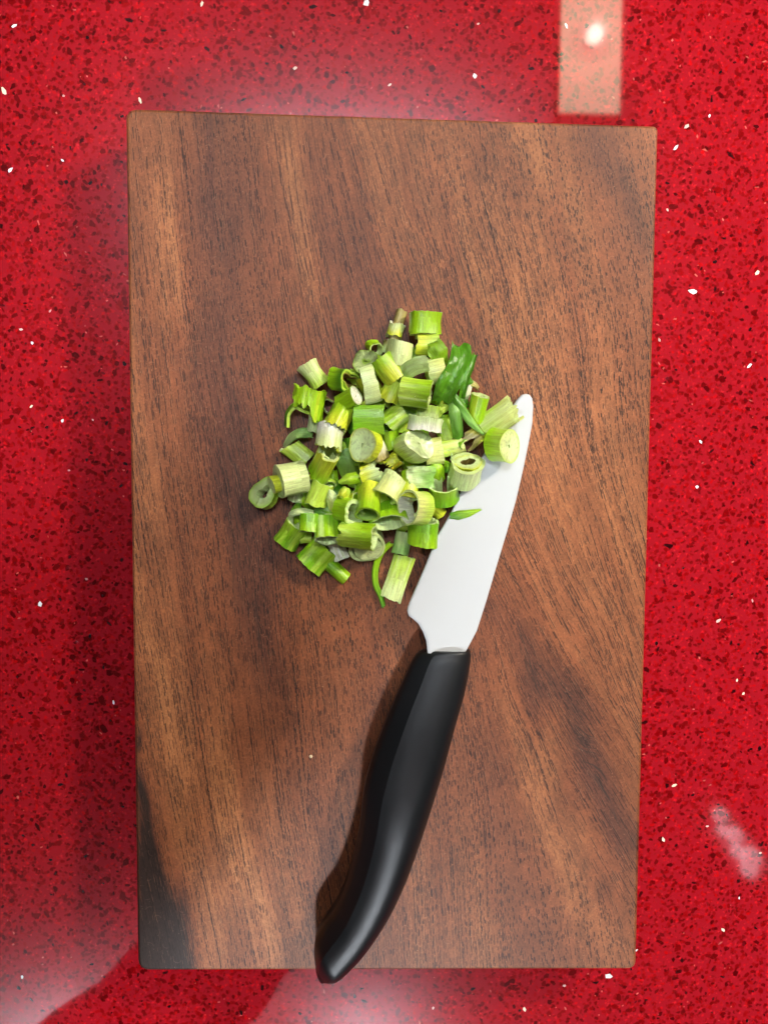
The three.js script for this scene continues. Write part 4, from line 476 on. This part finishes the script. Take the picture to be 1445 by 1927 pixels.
// small scraps wedged between the larger pieces
[[-5.6, -60.2, 2.0, 52, 1, 'G', 'small bright green ringlet wedged beside the small dull green scrap'], [-11.1, -51.5, 3.0, 245, 0, 'LG', 'small light green shred wedged beside the coiled green piece'], [-19.5, -44.3, 2.0, 34, 1, 'Y', 'small lime ringlet wedged beside the bright lime bracket-shaped piece'], [-21.3, -38.2, 3.0, 281, 1, 'GW', 'small pale green ringlet wedged beside the bluish white tube'], [-15.2, -32.2, 5.0, 30, 0, 'NG', 'small green shred wedged beside the bluish white tube'], [-11.0, -38.2, 4.0, 274, 1, 'DG', 'small dark green ringlet wedged beside the flat mid green sheet'], [-2.9, -44.4, 3.0, 88, 1, 'LG', 'small light green ringlet wedged beside the lime curl'], [2.3, -50.9, 6.0, 134, 0, 'G', 'small bright green shred wedged beside the lime curl'], [-6.2, -43.0, 5.0, 13, 1, 'LG', 'small light green ringlet wedged beside the flat mid green sheet'], [3.5, -38.3, 6.0, 133, 0, 'Y', 'small lime shred wedged beside the dusty green block'], [-3.1, -36.1, 4.0, 99, 0, 'GW', 'small pale green shred wedged beside the small bright green bent piece'], [7.4, -36.6, 5.0, 148, 1, 'NG', 'small green ringlet wedged beside the folded band'], [2.9, -29.6, 5.0, 190, 0, 'DG', 'small dark green shred wedged beside the olive brown fibrous root clump'], [-6.1, -28.1, 6.0, 310, 1, 'LG', 'small light green ringlet wedged beside the yellowish folded piece'], [-11.3, -19.4, 5.0, 198, 1, 'G', 'small bright green ringlet wedged beside the small translucent bean-shaped bud'], [-18.1, -22.4, 4.0, 91, 1, 'LG', 'small light green ringlet wedged beside the green leaf end'], [-22.7, -22.3, 3.0, 143, 1, 'Y', 'small lime ringlet wedged beside the light green half curl'], [-27.3, -18.4, 2.0, 280, 1, 'GW', 'small pale green ringlet wedged beside the flat green leaf end'], [-19.6, -16.4, 5.0, 3, 0, 'NG', 'small green shred wedged beside the light green half curl'], [-12.0, -10.4, 5.0, 293, 0, 'DG', 'small dark green shred wedged beside the speckled hollow ring'], [-3.8, -16.5, 6.0, 159, 0, 'LG', 'small light green shred wedged beside the lime tube'], [0.3, -17.3, 5.0, 260, 0, 'G', 'small bright green shred wedged beside the pale yellow flared tube'], [2.8, -10.3, 3.0, 216, 1, 'LG', 'small light green ringlet wedged beside the flattened green tube'], [12.5, -14.4, 2.0, 220, 1, 'Y', 'small lime ringlet wedged beside the green hollow curl'], [16.0, -31.0, 3.0, 119, 1, 'GW', 'small pale green ringlet wedged beside the pale lime rectangle'], [19.0, -33.3, 3.0, 22, 1, 'NG', 'small green ringlet wedged beside the pale lime rectangle'], [19.3, -51.8, 4.0, 236, 1, 'DG', 'small dark green ringlet wedged beside the narrow pointed dark green leaf end'], [13.2, -42.9, 6.0, 143, 0, 'LG', 'small light green shred wedged beside the translucent lime flap'], [-15.0, -6.5, 4.0, 331, 1, 'G', 'small bright green ringlet wedged beside the plain white strip'], [-24.9, -6.3, 3.0, 175, 1, 'LG', 'small light green ringlet wedged beside the small upright-veined green tube'], [-10.8, -16.5, 6.0, 344, 1, 'Y', 'small lime ringlet wedged beside the speckled hollow ring'], [-3.7, -23.3, 7.0, 211, 1, 'GW', 'small pale green ringlet wedged beside the yellowish folded piece'], [9.0, -24.1, 5.0, 325, 0, 'NG', 'small green shred wedged beside the fibrous pleated pale green strip'], [6.1, -18.8, 4.0, 141, 0, 'DG', 'small dark green shred wedged beside the slim bright green tube'], [-16.9, -13.4, 5.0, 223, 1, 'LG', 'small light green ringlet wedged beside the pale petal-shaped leaf'], [-7.6, -22.5, 6.0, 164, 0, 'G', 'small bright green shred wedged beside the yellowish folded piece']].forEach(([x, z, h, a, q, c, label], k) => {
  const r = rng(900 + k), pick = c;
  PIECES.push(q ? { name: 'scallion_scrap', label, x, z, h, ang: a, el: 10 + 40 * r(), L: 2.6 + 2 * r(), a: 1.5 + 1.2 * r(), wall: 0.5, c0: pick, ci: 'GW', cf: 'PW', seed: 500 + k, arc: r() < .5 ? [-120, 130] : undefined, lob: .12 }
    : { name: 'scallion_scrap', label, path: [0, 1, 2].map((i) => [x + (i - 1) * 2.6 * Math.cos(a * rad), h + .8 * (i === 1), z + (i - 1) * 2.6 * Math.sin(a * rad), 2.2 + 1.6 * r()]), c0: pick, c1: 'LG', thick: .5, cup: -.6, seed: 500 + k });
});
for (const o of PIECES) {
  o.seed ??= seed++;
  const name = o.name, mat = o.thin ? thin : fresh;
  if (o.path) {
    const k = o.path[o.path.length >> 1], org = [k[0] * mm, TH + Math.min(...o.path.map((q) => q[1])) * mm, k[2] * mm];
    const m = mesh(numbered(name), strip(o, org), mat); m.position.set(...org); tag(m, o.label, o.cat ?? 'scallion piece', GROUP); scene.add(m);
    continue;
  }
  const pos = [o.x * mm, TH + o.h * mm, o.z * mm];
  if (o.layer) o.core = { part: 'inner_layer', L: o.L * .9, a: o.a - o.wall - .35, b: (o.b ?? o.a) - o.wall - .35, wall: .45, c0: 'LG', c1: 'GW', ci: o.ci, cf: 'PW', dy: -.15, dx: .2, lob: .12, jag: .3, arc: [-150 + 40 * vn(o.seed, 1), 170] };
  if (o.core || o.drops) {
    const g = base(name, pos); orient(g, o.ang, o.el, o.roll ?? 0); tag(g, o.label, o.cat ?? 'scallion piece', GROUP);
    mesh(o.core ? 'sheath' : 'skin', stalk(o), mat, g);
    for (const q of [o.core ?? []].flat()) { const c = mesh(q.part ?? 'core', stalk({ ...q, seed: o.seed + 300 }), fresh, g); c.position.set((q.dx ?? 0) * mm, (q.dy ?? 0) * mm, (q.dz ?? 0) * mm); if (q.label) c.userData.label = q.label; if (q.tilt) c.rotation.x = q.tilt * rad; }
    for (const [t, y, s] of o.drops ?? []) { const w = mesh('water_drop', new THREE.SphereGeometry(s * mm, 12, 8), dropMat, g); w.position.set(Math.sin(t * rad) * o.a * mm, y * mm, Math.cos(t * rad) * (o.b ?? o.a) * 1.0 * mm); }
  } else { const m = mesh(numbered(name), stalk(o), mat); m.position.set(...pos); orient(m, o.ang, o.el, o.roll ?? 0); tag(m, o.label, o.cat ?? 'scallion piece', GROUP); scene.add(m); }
}

// ---------------------------------------------------------------- the phone that takes the picture, behind the lens
{
  const g = base('smartphone', [camera.position.x + 0.018, camera.position.y + 0.008, camera.position.z + 0.055]);
  g.quaternion.copy(camera.quaternion); tag(g, 'dark smartphone held level above the board', 'phone');
  const b = mesh('body', new RoundedBoxGeometry(0.076, 0.162, 0.008, 5, 0.0038), new THREE.MeshStandardMaterial({ color: 0x101114, roughness: 0.35 }), g); b.position.z = 0.004;
}

// the cook's left forearm and hand that hold the phone
{
  const V = (x, y, z) => new THREE.Vector3(x, y, z), g = base('person', [-0.2, 0.2, 0.38]);
  tag(g, 'person in a pale grey sleeve holding the smartphone in the left hand', 'person');
  const W = V(-0.005, 0.262, 0.2), E = V(-0.235, 0.235, 0.42), o = g.position, K = V(0.007, 0.2665, 0.118), bones = [];
  const add = (...p) => { for (let i = 0; i + 2 < p.length; i += 2) bones.push([p[i], p[i + 2], p[i + 1], p[i + 3]]); };
  const back = W.clone().lerp(E, 0.3);
  add(back, 0.027, W, 0.023, V(K.x - 0.004, 0.262, 0.15), 0.02);
  [[-0.024, 0.062, 0.0082], [-0.004, 0.052, 0.0088], [0.017, 0.056, 0.0086], [0.036, 0.07, 0.0074]].forEach(([dx, tip, q]) => {
    const kn = V(K.x + dx * 0.9, 0.263, 0.126);
    add(W, 0.017, V(K.x + dx * 0.6, 0.262, 0.15), 0.0125, kn, q + 0.002, V(K.x + dx, 0.2585, 0.1), q, V(K.x + dx, 0.2615, tip + 0.014), q * 0.92, V(K.x + dx * 0.96, 0.2655, tip), q * 0.8);
  });
  add(V(K.x - 0.022, 0.266, 0.17), 0.016, V(K.x - 0.04, 0.278, 0.138), 0.0115, V(K.x - 0.034, 0.2945, 0.106), 0.0098, V(K.x - 0.02, 0.2985, 0.082), 0.0085);
  const N = 72, C = V(0.0, 0.265, 0.17), H = 0.145, mc = new MarchingCubes(N, new THREE.MeshStandardMaterial(), false, false, 60000), q = V(), ab = V(), ap = V();
  mc.isolation = 0;
  for (let k = 0; k < N; k++) for (let j = 0; j < N; j++) for (let i = 0; i < N; i++) {
    q.set((i - N / 2) / (N / 2) * H + C.x, (j - N / 2) / (N / 2) * H + C.y, (k - N / 2) / (N / 2) * H + C.z); let sum = 0;
    for (const [a, b, ra, rb] of bones) { ab.subVectors(b, a); ap.subVectors(q, a); const t = clamp(ap.dot(ab) / ab.lengthSq()), d = ap.addScaledVector(ab, -t).length() - lerp(ra, rb, t); sum += Math.exp(-d * 700); }
    mc.field[i + j * N + k * N * N] = Math.log(sum + 1e-30) / 700;
  }
  mc.update();
  const n = mc.count, P = new Float32Array(n * 3), Q = new Float32Array(n * 3);
  for (let i = 0; i < n; i++) for (let k = 0; k < 3; k++) { P[i * 3 + k] = mc.positionArray[i * 3 + k] * H + C.getComponent(k) - o.getComponent(k); Q[i * 3 + k] = mc.normalArray[i * 3 + k]; }
  const hg = new THREE.BufferGeometry(); hg.setAttribute('position', new THREE.BufferAttribute(P, 3)); hg.setAttribute('normal', new THREE.BufferAttribute(Q, 3));
  mesh('body', hg, new THREE.MeshStandardMaterial({ color: 0xc08a6c, roughness: 0.6 }), g);
  const cuff = W.clone().lerp(E, 0.12), path = new THREE.CatmullRomCurve3([cuff, W.clone().lerp(E, 0.45).add(V(0, -0.004, 0)), E, E.clone().add(V(-0.06, 0.12, 0.12))]), G = new Grid(), rows = 40, cols = 28, fr = path.computeFrenetFrames(rows, false);
  G.sheet(rows + 1, cols, (i, j) => { const u = i / rows, p = path.getPoint(u), a = j / cols * 6.2832, rr = lerp(0.034, 0.052, smooth(0, .8, u)) * (1 + 0.05 * Math.sin(u * 46 + 2 * Math.sin(a)) * smooth(.05, .2, u)); p.addScaledVector(fr.normals[i], Math.cos(a) * rr).addScaledVector(fr.binormals[i], Math.sin(a) * rr).sub(o); return [[p.x, p.y, p.z], [1, 1, 1], [a, u * 4]]; }, true, false);
  mesh('sleeve', G.build(), new THREE.MeshStandardMaterial({ color: 0xd2ccd4, roughness: 0.9, side: THREE.DoubleSide }), g);
}

// ---------------------------------------------------------------- a crumb on the board
{
  const g = new THREE.IcosahedronGeometry(0.0005, 1); const p = g.attributes.position; for (let i = 0; i < p.count; i++) p.setY(i, p.getY(i) * 0.7);
  const m = mesh('crumb', g, new THREE.MeshStandardMaterial({ color: 0xe6cfa8, roughness: 0.8 })); m.position.set(-0.0233, 0.0203, 0.0590); tag(m, 'tiny pale crumb alone on the bare wood left of the knife handle', 'crumb'); scene.add(m);
}

renderer.render(scene, camera);
